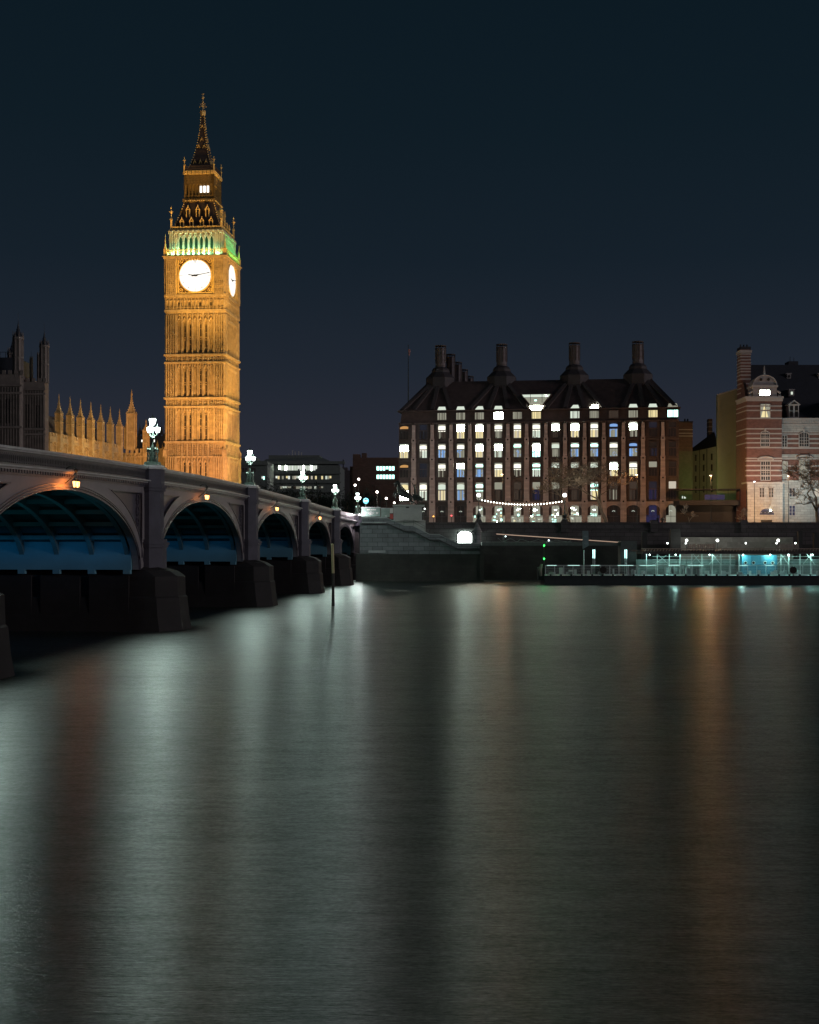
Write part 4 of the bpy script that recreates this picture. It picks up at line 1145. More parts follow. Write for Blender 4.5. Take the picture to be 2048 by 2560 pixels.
# inverted lit gable window in the roof
c6 = (ou(1306)+ou(1376))/2
t = mb(BRZ); hw1, hw0 = (ou(1376)-ou(1306))/2, 1.25; za, zb_ = oz(1014), oz(989)
t.add([(c6-hw0-.15,.1,za-.15),(c6+hw0+.15,.1,za-.15),(c6+hw1+.3,.1,zb_+.15),(c6-hw1-.3,.1,zb_+.15),(c6-hw0-.15,6,za-.15),(c6+hw0+.15,6,za-.15),(c6+hw1+.3,6,zb_+.15),(c6-hw1-.3,6,zb_+.15)],
      [(0,4,5,1),(1,5,6,2),(2,6,7,3),(3,7,4,0),(0,1,2,3)])
gw = t.build('gable_window', None, office)
p_ = MB().use(G['g']); p_.add([(c6-hw0,.05,za),(c6+hw0,.05,za),(c6+hw1,.05,zb_),(c6-hw1,.05,zb_)], [(0,1,2,3)])
p_.use(G['w']); zu = (za+zb_)/2+.5; p_.add([(c6-hw1*.88,.03,zu),(c6+hw1*.88,.03,zu),(c6+hw1,.03,zb_),(c6-hw1,.03,zb_)], [(0,1,2,3)])
p_.use(BLK); p_.box(c6-1.3,c6-1.2,-.02,.02,za+.4,zb_); p_.box(c6+1.2,c6+1.3,-.02,.02,za+.4,zb_); p_.box(c6-2.4,c6+2.4,-.01,.02,zu-.08,zu)
p_.use(G['c']); p_.box(c6-.4,c6+.1,-.02,.02,za+.75,za+1.05); p_.use(G['W']); p_.box(c6+hw1-1.0,c6+hw1-.75,-.05,.02,zu+.1,zu+.35)
p_.build('pane', None, gw)
t = MB().use(G['W']); t.add([(c6-1.0,-.1,oz(1027)),(c6+1.0,-.1,oz(1027)),(c6+1.5,-.1,oz(1018)),(c6-1.5,-.1,oz(1018))], [(0,1,2,3)])
t.use(BRZ); t.box(c6-1.1, c6+1.1, -.1, 1.0, oz(1029), oz(1027)); t.build('light_sill', None, office)
# chimneys
CHM = mat('banded_chimney_bronze', (0.10,0.085,0.09), .5, .35, var=.25, scale=1.5)
def chimney(x, y, ztop, small=False):
    t = mb(mat('black_chimney_base', (0.034, 0.029, 0.034), .7, .1, var=.3))
    zr_ = rz1
    if not small:
        t.cyl(x, y, zr_-2.5, zr_+.9, 3.45, 3.4, 8, R(22.5)); t.cyl(x, y, zr_+.9, zr_+2.15, 3.4, 2.1, 8, R(22.5)); t.cyl(x, y, zr_+2.15, zr_+2.7, 2.1, 2.05, 8, R(22.5)); t.lathe(x, y, [(zr_+2.7, 2.0), (zr_+3.1, 1.75), (zr_+3.4, 1.25)], 8, R(22.5))
    r_ = 1.16 if not small else .98
    t.use(CHM); t.cyl(x, y, zr_-1, ztop-.6, r_, r_, 14)
    t.use(IRON)
    zz = zr_+3.6 if not small else zr_
    while zz < ztop-.4: t.cyl(x, y, zz, zz+.12, r_+.06, r_+.06, 14); zz += 1.25
    for i in range(10):
        a_ = i*math.pi/5; X_, Y_ = x+(r_+.04)*math.cos(a_), y+(r_+.04)*math.sin(a_); t.box(X_-.05, X_+.05, Y_-.05, Y_+.05, zr_+(4.3 if not small else 0), ztop-.1)
    t.lathe(x, y, [(ztop-.15,r_+.1),(ztop+.02,r_+.1)], 14)
    t.build('chimney', None, office)
for i, c_ in enumerate(chx): chimney(c_, 8.5, 40.7)
for j in range(1, 5):
    chimney(ou(1597)+.6, 8.5+14.2*j*.94, 40.7, True); chimney(ou(1090)+.6, 8.5+14.5*j, 40.7, True)

fp = P(1021, 1010, 299); f_ = empty('flagpole', (fp.x, fp.y, fp.z-1))
tag(f_, 'tall thin flagpole on the left shoulder of the wide office roof', 'flagpole')
t = mb(METAL); t.cyl(0,0,0,ZZ(863,299)-fp.z+1,.14,.06,6); t.ball(0,0,ZZ(863,299)-fp.z+1.05,.12,6); t.build('pole', None, f_)
t = mb(mat('limp_flag', (.25,.12,.12), .9)); zf_ = ZZ(872,299)-fp.z+1
t.add([(0.05,0,zf_),(.5,.05,zf_-.2),(.35,.1,zf_-1.6),(.08,0,zf_-1.3),(.05,.05,zf_),(.5,.1,zf_-.2),(.35,.15,zf_-1.6),(.08,.05,zf_-1.3)], [(0,1,2,3),(7,6,5,4)]); t.build('flag', None, f_)

# ---------------------------------------------------------------- distant dark offices
def wingbox(name, label, px0, px1, pytop, Y, c, depth=25, cat='building'):
    e = empty(name, (XX(px0, Y), Y, GZ)); tag(e, label, cat)
    w_ = XX(px1, Y)-XX(px0, Y); h_ = ZZ(pytop, Y)-GZ
    m = mb(c); m.box(0, w_, 0, depth, 0, h_)
    return e, m, w_, h_, (lambda px: XX(px, Y)-XX(px0, Y)), (lambda py: ZZ(py, Y)-GZ)
CONC = mat('dark_concrete', (0.14,0.16,0.15), .8, var=.2)
e, m, w_, h_, fx, fz = wingbox('curved_office', 'dark office block with long strip windows and roof masts behind the bridge', 645, 850, 1163, 420, CONC, 30)
m.add([(fx(645),0,fz(1163)),(fx(850),0,fz(1163)),(fx(800),6,fz(1140)),(fx(660),6,fz(1145)),(fx(645),30,fz(1163)),(fx(850),30,fz(1163)),(fx(800),24,fz(1140)),(fx(660),24,fz(1145))], [(0,1,2,3),(1,5,6,2),(2,6,7,3),(4,0,3,7)])
m.box(fx(665), fx(795), 8, 20, fz(1146), fz(1134)); m.box(fx(630), fx(862), -.5, 2, fz(1160), fz(1153))
for q in (1180, 1203, 1226): m.box(fx(640), fx(852), -.6, 0, fz(q+5), fz(q+1))
m.build('wall', None, e)
mm = mb(mat('pale_mast', (.5,.5,.5), .5)); 
for px_, py_ in ((725,1120),(732,1124),(741,1123),(748,1126),(716,1130),(708,1133)): mm.box(fx(px_)-.15, fx(px_)+.15, 9, 9.3, fz(1136), fz(py_))
mm.build('mast', None, e)
gl('S', (0.95,1.0,0.92), .95)
def strip(e, fx, fz, x0, x1, y0, y1, n, keys, gap=.16, dens=1.0, yd=-.08):
    xa, xb = fx(x0), fx(x1)
    for i in range(n):
        if random.random() > dens: continue
        u0, u1 = xa+(xb-xa)*(i+gap/2)/n, xa+(xb-xa)*(i+1-gap/2)/n
        t = MB().use(G[random.choice(keys)]); zm_ = fz(y1)+(fz(y0)-fz(y1))*random.choice((0, 0, 0, .3))
        t.quad((u0,yd,zm_),(u1,yd,zm_),(u1,yd,fz(y0)),(u0,yd,fz(y0)))
        t.use(BLK); t.box(u0+.42*(u1-u0), u0+.5*(u1-u0), yd-.04, yd-.01, fz(y1), fz(y0))
        t.build('window', None, e)
strip(e, fx, fz, 697, 793, 1164, 1176, 24, 'WSSww', .22, .95)
strip(e, fx, fz, 689, 834, 1190, 1198, 28, 'wwgSpy', .2, .82)
strip(e, fx, fz, 700, 814, 1216, 1222, 20, 'ggwgd', .2, .7)
e2, m, w2, h2, fx2, fz2 = wingbox('low_office', 'dark flat-roofed low office just right of the tower foot', 590, 668, 1152, 400, CONC, 20)
m.box(fx2(590), fx2(640), 2, 12, fz2(1152), fz2(1143)); m.box(fx2(590), fx2(670), -.5, 0, fz2(1163), fz2(1158)); m.build('wall', None, e2)
strip(e2, fx2, fz2, 654, 662, 1191, 1199, 2, 'Sc', .2); strip(e2, fx2, fz2, 598, 640, 1170, 1180, 6, 'nnd', .2)
BRKD = mat('dark_brown_brick', (0.13,0.075,0.06), .85, var=.2, brick=(.9,.3,.02,.7))
e3, m, w3, h3, fx3, fz3 = wingbox('brick_office', 'dark brown brick block with two strips of pale green windows', 882, 1002, 1144, 360, BRKD, 25)
m.box(fx3(882), fx3(900), 1, 8, fz3(1144), fz3(1135)); m.box(fx3(904), fx3(916), 1, 6, fz3(1144), fz3(1132)); m.box(fx3(874), fx3(884), 2, 20, 0, fz3(1165))
m.box(fx3(935), fx3(1002), -.3, 0, fz3(1160), fz3(1157)); m.build('wall', None, e3)
strip(e3, fx3, fz3, 941, 987, 1166, 1176, 6, 'cc', .25); strip(e3, fx3, fz3, 941, 987, 1187, 1197, 6, 'cc', .25)
e4, m, w4, h4, fx4, fz4 = wingbox('far_block', 'far dark block in the gap between the two background offices', 838, 884, 1176, 460, mat('sooty_wall', (.07,.06,.065), .9), 20)
m.box(fx4(856), fx4(859), 2, 3, fz4(1176), fz4(1148)); m.box(fx4(845), fx4(868), 1, 10, fz4(1176), fz4(1168)); m.build('wall', None, e4)

# ---------------------------------------------------------------- right-hand buildings
BRICK = mat('red_brick', (0.22,0.105,0.085), .85, var=.18, brick=(.5,.16,.015,.7))
BAND = mat('white_stone_band', (0.44,0.40,0.385), .8, var=.1)
PORT = mat('pale_portland_stone', (0.48,0.46,0.44), .8, var=.12, brick=(1.3,.5,.035,.55))
YB = 276
rb_ = empty('brick_mansion', (XX(1867, YB), YB, GZ)); tag(rb_, 'red brick mansion with white stone bands, domed corner gable and tall striped chimney', 'building')
bx = lambda px: XX(px, YB)-XX(1867, YB); bz_ = lambda py: ZZ(py, YB)-GZ
x0, x1 = bx(1867), bx(1955)
m = mb(BRICK); m.box(x0, x1, 0, 8, bz_(1207), bz_(991)); m.use(PORT); m.box(x0+.15, x1+.15, -.15, 8, 0, bz_(1207))
m.use(BAND)
for yz in (1015,1026,1046,1072,1084,1096,1107,1119,1146,1152,1164,1176,1189):
    z_ = bz_(yz); m.box(x0-.04, x1+.04, -.06, 7.9, z_-.13, z_+.13)
m.box(x0-.35, x1+.3, -.4, 8, bz_(996), bz_(991)); m.box(x0-.15, x1+.15, -.25, 8, bz_(1003), bz_(996)); m.box(x0-.1, x1+.4, -.45, 8, bz_(1209), bz_(1205))
for q in range(10): z_ = bz_(1300-q*9); m.box(x0+.12, x1+.18, -.2, -.15, z_, z_+.06)
m.build('wall', None, rb_)
# right wing
m = mb(BRICK); m.box(x1, bx(2420), 1.2, 28, bz_(1230), bz_(1080)); m.use(PORT); m.box(x1, bx(2420), 1.2, 28, bz_(1080), bz_(1044)); m.box(x1, bx(2420), 1.05, 28, 0, bz_(1200)); m.box(x1, bx(2420), 1.06, 1.2, bz_(1143), bz_(1135))
m.use(BAND)
for yz in (1060,1084,1096,1107,1119,1146,1164,1176): z_ = bz_(yz); m.box(x1+.0, bx(2420), 1.12, 1.2, z_-.15, z_+.15)
m.box(x1+.32, bx(2420), .75, 28, bz_(1049), bz_(1044)); m.box(x1+.3, bx(2420), .9, 1.2, bz_(1057), bz_(1049))
for q in range(40): xx = x1+.5+q*.5; m.box(xx, xx+.22, .82, .9, bz_(1056), bz_(1050))
m.build('side_wing', None, rb_)
# roof
m = mb(SLATE)
zr_, ze = bz_(911)+1.2, bz_(1040)
m.add([(x0+.2,3,ze-.5),(bx(2420),1.8,ze),(bx(2420),10,zr_),(x0+3.3,10,zr_),(x0+2.5,13,ze-.5),(bx(2420),26,ze),(bx(2420),18,zr_),(x0+4.0,12,zr_)], [(0,1,2,3),(3,2,6,7),(0,3,7,4),(5,4,7,6),(0,4,5,1)])
m.box(bx(2010), bx(2035), 11, 14, zr_-.2, zr_+.9); m.cyl(bx(2017),12,zr_+.9,zr_+2,.06,.05,5); m.cyl(bx(2027),12,zr_+.9,zr_+1.8,.06,.05,5)
m.build('roof', None, rb_)
# chimney
bx6 = lambda px: XX(px, YB+6)-XX(1867, YB)
m = mb(BRICK); ca_, cb_ = bx6(1852), bx6(1877)
m.box(ca_, cb_, 6, 9, bz_(1050), bz_(862)); m.use(BAND)
for yz in (876,883,891,899,907,914,921,930,940,952,964,976): z_ = bz_(yz)+.1; m.box(ca_-.05, cb_+.05, 5.95, 9.05, z_-.12, z_+.12)
m.box(ca_-.2, cb_+.2, 5.8, 9.2, bz_(872), bz_(865)); m.use(SLATE); m.box(ca_-.05, cb_+.05, 5.95, 9.05, bz_(862), bz_(856))
for q in range(3): m.cyl(ca_+.35+q*.68, 7.5, bz_(856), bz_(848), .2, .15, 7)
m.build('chimney', None, rb_)
# side gable (flank) sloping parapet
m = mb(BRICK); 
m.add([(x0-.1,8,bz_(1005)),(x0,.5,bz_(1005)),(x0+.8,6.5,bz_(935)),(x0+.7,8,bz_(935)),(x0+.4,8,bz_(1005)),(x0+.5,.5,bz_(1005)),(x0+1.3,6.5,bz_(935)),(x0+1.2,8,bz_(935))], [(3,2,1,0),(4,5,6,7),(0,1,5,4),(1,2,6,5),(2,3,7,6)])
m.build('gable_parapet', None, rb_)
# domed gable
m = mb(mat('weathered_gable_stone', (.33,.29,.29), .85, var=.15)); xc = bx(1912); hw_ = bx(1942)-xc
m.box(xc-hw_, xc+hw_, -.2, 4, bz_(991), bz_(968)); m.use(BAND); m.box(xc-hw_-.2, xc+hw_+.2, -.4, 4.2, bz_(968), bz_(963))
m.use(MATS['weathered_gable_stone']); n = 14
m.prism([(xc+(hw_-.1)*math.cos(math.pi*j/n), bz_(963)+(bz_(938)-bz_(963))*math.sin(math.pi*j/n)) for j in range(n+1)], -.15, 4)
m.use(BAND); m.tube([(xc+(hw_-.05)*math.cos(math.pi*j/n), -.2, bz_(963)+(bz_(938)-bz_(963))*math.sin(math.pi*j/n)) for j in range(n+1)], .12, 5)
m.fr(xc, .2, bz_(953), bz_(937), .32, .3, .28, .28); m.fr(xc, .2, bz_(937), bz_(914), .22, .22, .04, .04); m.use(VOID); 
for sg in (-1, 1):
    m.ball(xc+sg*.75, -.12, bz_(949), .32, 8)
m.use(BAND)
for sg in (-1, 1): m.tube([(xc+sg*(hw_+.1), -.1, bz_(978)), (xc+sg*(hw_+.7), -.1, bz_(982)), (xc+sg*(hw_+.75), -.1, bz_(989)), (xc+sg*(hw_+.3), -.1, bz_(989))], .22, 5)
m.build('domed_gable', None, rb_)
def win(e, x0, x1, z0, z1, y, key, nx, ny, arch=0, frame=BAND, t=.13, name='window', hood=False):
    m = mb(frame); m.box(x0-t, x0, y-.1, y+.2, z0-t, z1+t); m.box(x1, x1+t, y-.1, y+.2, z0-t, z1+t); m.box(x0, x1, y-.1, y+.2, z0-t, z0)
    if arch:
        n = 10; xm, hw_ = (x0+x1)/2, (x1-x0)/2
        m.tube([(xm+(hw_+t*.6)*math.cos(math.pi*j/n), y-.02, z1+arch*math.sin(math.pi*j/n)) for j in range(n+1)], t*.8, 5)
        m.box(xm-.16, xm+.16, y-.2, y+.1, z1+arch-.05, z1+arch+.55)
    else: m.box(x0-t, x1+t, y-.1, y+.2, z1, z1+t)
    if hood: m.tube([((x0+x1)/2+((x1-x0)/2+.7)*math.cos(math.pi*j/8), y-.15, z1+.45+.55*math.sin(math.pi*j/8)) for j in range(9)], .16, 5); m.box(x0-.7, x1+.7, y-.25, y, z1+.2, z1+.42)
    w_ = .035
    for i in range(1, nx): xx = x0+(x1-x0)*i/nx; q = .07 if i*2 == nx else w_; m.box(xx-q, xx+q, y-.06, y-.02, z0, z1+arch*.8)
    for i in range(1, ny): zz = z0+(z1-z0)*i/ny; m.box(x0, x1, y-.055, y-.015, zz-w_, zz+w_)
    o = m.build(name, None, e)
    p = MB().use(G[key] if key in G else key)
    if arch:
        n = 10; xm, hw_ = (x0+x1)/2, (x1-x0)/2
        p.add([(xm+hw_*math.cos(math.pi*j/n), y-.012, z1+arch*math.sin(math.pi*j/n)) for j in range(n+1)]+[(x0,y-.012,z0),(x1,y-.012,z0)], [tuple(range(n+3))])
    else: p.quad((x0,y-.012,z0),(x1,y-.012,z0),(x1,y-.012,z1),(x0,y-.012,z1))
    p.build('pane', None, o); return o
win(rb_, bx(1899), bx(1924), bz_(988), bz_(976), -.2, 'W', 3, 1)
wd_ = win(rb_, bx(1902), bx(1925), bz_(1044), bz_(1011), -.02, 'g', 2, 2)
t = MB().use(G['y']); xm = bx(1911.5); t.add([(bx(1903),-.05,bz_(1043)),(bx(1921),-.05,bz_(1043)),(xm+.25,-.05,bz_(1020)),(xm,-.05,bz_(1011)),(xm-.2,-.05,bz_(1020))], [(0,1,2,3,4)]); t.build('curtain_gap', None, wd_)
win(rb_, bx(1903), bx(1923), bz_(1115), bz_(1084), -.02, 'n', 4, 4, .55)
win(rb_, bx(1903), bx(1925), bz_(1200), bz_(1154), -.02, 'n', 4, 5, hood=True)
for a_, b_ in ((1899,1910),(1922,1933)): win(rb_, bx(a_), bx(b_), bz_(1243), bz_(1220), -.2, 'd', 2, 3)
m = mb(PORT); n = 10; xc = bx(1917); rr = bx(1935)-xc
for j in range(n+1):
    a_ = math.pi*j/n; m.tube([(xc+rr*1.05*math.cos(a_), -.22, bz_(1287)+rr*.95*math.sin(a_)), (xc+rr*1.7*math.cos(a_), -.22, bz_(1287)+rr*1.6*math.sin(a_))], .05, 4)
p_ = m.build('rusticated_arch', None, rb_)
t = MB().use(G['B']); t.add([(xc+rr*math.cos(math.pi*j/n), -.19, bz_(1287)+rr*.9*math.sin(math.pi*j/n)) for j in range(n+1)], [tuple(range(n+1))])
t.use(G['k']); 
for q in (-.5, 0, .5): t.box(xc+q*rr-.25, xc+q*rr+.25, -.22, -.2, bz_(1286), bz_(1278))
t.use(G['W']); t.ball(xc+.7, -.3, bz_(1276), .16, 6); t.build('fanlight', None, p_)
m = mb(VOID); m.box(bx(1902), bx(1930), -.22, -.18, bz_(1308), bz_(1300)); m.use(PORT); m.box(bx(1900), bx(1932), -.4, -.15, bz_(1300), bz_(1298)); m.build('doorway', None, rb_)
# windows of the side wing; grey glow in the lower panes imitates reflected light
for a_, b_, k1 in ((2003, 2026, 'n'), (2071, 2094, 'n')):
    win(rb_, bx(a_), bx(b_), bz_(1115), bz_(1086), 1.12, 'n', 4, 4, .6); win(rb_, bx(a_), bx(b_), bz_(1200), bz_(1150), 1.02, 'g', 4, 5, hood=True)
win(rb_, bx(1960), bx(1971), bz_(1116), bz_(1088), 1.12, 'n', 2, 4); win(rb_, bx(1961), bx(1972), bz_(1196), bz_(1153), 1.02, 'g', 2, 4)
for a_ in (1977, 2042): 
    win(rb_, bx(a_), bx(a_+14), bz_(1241), bz_(1220), .98, 'p' if a_ > 2000 else 'k', 2, 3); win(rb_, bx(a_), bx(a_+14), bz_(1288), bz_(1264), .98, 'B', 2, 3)
# dormers
def dormer(px0, px1, py0, py1, y, ped):
    a_, b_ = XX(px0, YB+y)-XX(1867, YB), XX(px1, YB+y)-XX(1867, YB); z0, z1 = ZZ(py0, YB+y)-GZ, ZZ(py1, YB+y)-GZ
    m = mb(BAND); m.box(a_, b_, y, y+2.5, z0, z1)
    if ped: m.prism([(a_-.3, z1), (b_+.3, z1), ((a_+b_)/2, z1+1.0)], y-.2, y+3); m.use(VOID); m.prism([(a_+.25, z1+.12), (b_-.25, z1+.12), ((a_+b_)/2, z1+.7)], y-.21, y-.19)
    else: m.box(a_-.15, b_+.15, y-.1, y+2.5, z1, z1+.2)
    m.use(VOID); n = 2 if ped else 1; w_ = (b_-a_)
    for q in range(n): m.box(a_+w_*(q+.18)/n, a_+w_*(q+.82)/n, y-.03, y, z0+.15, z1-.2)
    m.use(BAND)
    if ped: m.box(a_+.1, b_-.1, y-.06, y-.03, (z0+z1)/2, (z0+z1)/2+.1)
    o = m.build('dormer', None, rb_); return o
dormer(1973, 1998, 1044, 1012, 1.6, True); dd = dormer(1974, 1986, 990, 975, 5.2, False); dormer(1968, 1978, 946, 935, 8.2, False); dormer(2046, 2056, 946, 935, 8.2, False); dormer(2060, 2085, 1044, 1012, 1.6, True)
t = MB().use(G['w']); t.box(XX(1978,281)-XX(1867,YB), XX(1983,281)-XX(1867,YB), 5.1, 5.12, ZZ(986,281)-GZ, ZZ(979,281)-GZ); t.build('lit_pane', None, dd)
# flank of the mansion (recedes to the left)
fl = mb(BRICK); xl = XX(1841, YB+8)-XX(1867, YB)
fl.add([(xl,8,0),(x0-.02,.2,0),(x0-.02,.2,bz_(1003)),(xl,8,bz_(1003)),(xl+1,9,0),(x0+1,4,0),(x0+1,4,bz_(1003)),(xl+1,9,bz_(1003))], [(0,1,2,3),(3,2,6,7),(4,0,3,7)])
fl.use(BAND)
for yz in (1015,1026,1046,1072,1084,1107):
    z_ = bz_(yz)
    fl.add([(xl-.06,7.9,z_-.12),(x0-.08,.1,z_-.12),(x0-.08,.1,z_+.12),(xl-.06,7.9,z_+.12)], [(0,1,2,3)])
fl.build('flank_wall', None, rb_)

PLAST = mat('plain_render_wall', (0.26,0.25,0.17), .9, var=.12, scale=.3)
e5 = empty('blank_block', (XX(1794, 292), 292, GZ)); tag(e5, 'blank tall windowless wall block lit dull green beside the mansion', 'building')
m = mb(PLAST); z5 = lambda py: ZZ(py, 292)-GZ; w5 = XX(1848,292)-XX(1794,292)
m.add([(0,0,0),(w5,0,0),(w5,0,z5(970)),(0,0,z5(987)),(0,1.2,0),(w5,1.2,0),(w5,1.2,z5(970)),(0,1.2,z5(987))], [(0,1,2,3),(1,5,6,2),(5,4,7,6),(4,0,3,7),(3,2,6,7)])
m.use(BAND); m.add([(-.05,-.12,z5(989)),(w5-.4,-.12,z5(974)),(w5-.4,-.12,z5(971)),(-.05,-.12,z5(986))], [(0,1,2,3)]); m.use(PLAST)
m.box(w5-1.0, w5-.6, -.15, 0, 0, z5(975)); m.build('wall', None, e5)
CREAM = mat('cream_stucco', (0.40,0.41,0.33), .85, var=.1)
e6 = empty('stucco_house', (XX(1731, 300), 300, GZ), R(0)); tag(e6, 'pale greenish stucco house with pitched slate roof, between brick block and blank wall', 'building')
z6 = lambda py: ZZ(py, 300)-GZ; x6 = lambda px: XX(px,300)-XX(1731,300)
m = mb(CREAM); xr = x6(1796)
m.add([(0,8,0),(xr,0,0),(xr,0,z6(1115)),(0,8,z6(1127)),(0,20,0),(xr,14,0),(xr,14,z6(1115)),(0,20,z6(1127))], [(0,1,2,3),(4,0,3,7),(3,2,6,7)])
m.box(-.5, .5, 7.6, 9, 0, z6(1122)); m.build('wall', None, e6)
m = mb(SLATE); m.add([(0.3,7.8,z6(1127)),(xr,-.2,z6(1115)),(xr,4,z6(1075)),(0.6,9,z6(1124)),(xr,14,z6(1115))], [(0,1,2,3),(3,2,4)]); m.build('roof', None, e6)
m = mb(BRKD); m.box(x6(1785), x6(1794), 5, 7, z6(1100), z6(1042)); m.use(BAND)
for q in (1050, 1062, 1074): m.box(x6(1785)-.05, x6(1794)+.05, 4.95, 7, z6(q)-.1, z6(q)+.1)
m.build('chimney', None, e6)
for fl_ in range(4):
    for cidx in range(4):
        u = (cidx+.5)/4.2; xx = xr*u; yy = 8-8*u
        zt_ = z6(1133+fl_*27)
        t = mb(CREAM); t.box(xx-.45, xx+.45, yy-.12, yy+.3, zt_-1.55, zt_-1.42); wo_ = t.build('window', None, e6)
        t = mb(VOID); t.box(xx-.32, xx-.04, yy-.08, yy+.2, zt_-1.42, zt_); t.box(xx+.04, xx+.32, yy-.08, yy+.2, zt_-1.42, zt_); t.build('pane', None, wo_)
dp = mb(METAL)
for px_ in (1742, 1760, 1774): u = (px_-1731)/65; dp.cyl(xr*u, 8-8*u-.12, 0, z6(1120), .07, .07, 5)
dp.build('drainpipe', None, e6)
e7, m, w7, h7, fx7, fz7 = wingbox('banded_brick_block', 'dark brick block with thin white bands at the right end of the office', 1697, 1732, 1054, 294, BRKD, 14)
m.use(BAND)
for q in (1074, 1083, 1090): m.box(-.05, w7+.05, -.05, 14, fz7(q)-.08, fz7(q)+.08)
m.use(mat('olive_brick', (.11,.10,.07), .9)); m.box(.05, w7-.03, -.04, 0, 0, fz7(1128)); m.use(SLATE)  # olive panel over the lower part of the block
for q in (1715, 1722): m.cyl(fx7(q), 1, fz7(1054), fz7(1046), .2, .15, 6)
m.box(-.1, w7+.1, -.1, 14, fz7(1056), fz7(1053)); m.build('wall', None, e7)
# low glazed pavilion
e8 = empty('glazed_pavilion', (XX(1698, 281), 281, GZ)); tag(e8, 'low dark flat-roofed glazed pavilion in front of the stucco house', 'building')
z8 = lambda py: ZZ(py, 281)-GZ; x8 = lambda px: XX(px,281)-XX(1698,281)
m = mb(mat('pavilion_black', (.022,.02,.022), .6, var=.2)); m.box(0, x8(1850), -.3, 6, z8(1224), z8(1222)); m.box(0, x8(1850), -.3, 6, z8(1263), z8(1251)); m.box(x8(1849), x8(1851), -.3, 0, z8(1251), z8(1224))
for px_ in (1700, 1730, 1760, 1790, 1820): m.box(x8(px_)-.04, x8(px_)+.04, -.25, -.2, z8(1251), z8(1224))
m.box(0, x8(1850), 3, 3.3, 0, z8(1263)); m.build('frame', None, e8)
t = MB().use(G['B']); t.quad((x8(1765),1,z8(1249)),(x8(1815),1,z8(1249)),(x8(1815),1,z8(1236)),(x8(1765),1,z8(1236)))
t.use(G['w']); 
for px_ in (1708, 1715, 1713): t.box(x8(px_)-.1, x8(px_)+.1, .5, .6, z8(1246), z8(1240+px_%4))
t.build('lit_window', None, e8)

# ---------------------------------------------------------------- embankment wall, stairs, plinth
YW = 257.0
ew = empty('embankment_wall', (XX(1062, YW), YW, 0)); tag(ew, 'long dark granite river wall with parapet under the office building', 'wall')
ux = lambda px: XX(px, YW)-XX(1062, YW); uz = lambda py: ZZ(py, YW)
WALLM = mat('embankment_granite', (0.085,0.072,0.075), .8, var=.25, scale=.4, bump=.2, brick=(1.8,.75,.04,.35))
LOWER = mat('tidal_stained_wall', (0.030,0.028,0.024), .7, var=.5, scale=.3, bump=.4, brick=(1.6,.6,.02,.5))
m = mb(LOWER); m.box(ux(1205), ux(3000), -.4, 6, -3, uz(1362)); m.build('tidal_base', None, ew)
m = mb(WALLM); m.box(ux(1062), ux(1143), 0, 6, uz(1400), uz(1316)); m.box(ux(1181), ux(3000), 0, 6, uz(1362)-.02, uz(1316))
m.box(ux(1143), ux(1181), 0, 6, uz(1328), uz(1316))
m.box(ux(1062)-.1, ux(3000), -.2, .9, uz(1324), uz(1320)); m.box(ux(1062), ux(3000), -.35, .7, uz(1369), uz(1362)) if False else None
m.build('wall_face', None, ew)
m = mb(WALLM); m.box(ux(1062), ux(3000), .1, .8, uz(1316), uz(1308)); m.box(ux(1060), ux(3000), -.05, .95, uz(1308), uz(1305.5))
for px_ in (1197, 1412, 1635, 1860, 2085):
    m.box(ux(px_-9), ux(px_+9), -.45, 1.0, uz(1330), uz(1303)); m.box(ux(px_-7), ux(px_+7), -.4, .9, uz(1303), uz(1300))
m.build('parapet', None, ew)
# lit tunnel mouth
t = MB().use(glow('tunnel_light', (.88,1.0,.97), 16)); xa, xb = ux(1145), ux(1180); n = 10
pl = [(xa, uz(1357)), (xb, uz(1357))]+[((xa+xb)/2+(xb-xa)/2*math.cos(math.pi*j/n), uz(1338)+.72*math.sin(math.pi*j/n)) for j in range(n+1)]
t.add([(x, 1.5, z) for x, z in pl], [tuple(range(len(pl)))]); tun = t.build('tunnel_mouth', None, ew); point('lamp_light', (XX(1163,YW)-.0, YW-.25, ZZ(1345,YW)), 1500, (.72,1.0,.86), .25)
t = mb(WALLM)
for j in range(n):
    a0, a1 = math.pi*j/n, math.pi*(j+1)/n; xm, hw_ = (xa+xb)/2, (xb-xa)/2
    p0 = (xm+hw_*math.cos(a0), uz(1338)+.72*math.sin(a0)); p1 = (xm+hw_*math.cos(a1), uz(1338)+.72*math.sin(a1))
    t.add([(p0[0],0,p0[1]),(p1[0],0,p1[1]),(p1[0],0,uz(1328)),(p0[0],0,uz(1328)),(p0[0],1.6,p0[1]),(p1[0],1.6,p1[1])], [(0,1,2,3),(0,4,5,1)])
t.box(xa-.2, xa, -.02, 1.6, uz(1357), uz(1338)); t.box(xb, xb+.2, -.02, 1.6, uz(1357), uz(1338)); t.build('arch_surround', None, tun)
t = mb(METAL)
for q in range(7): t.box(xa+1.5+q*.14, xa+1.53+q*.14, .5, .53, uz(1357), uz(1350))
t.build('railing', None, tun)

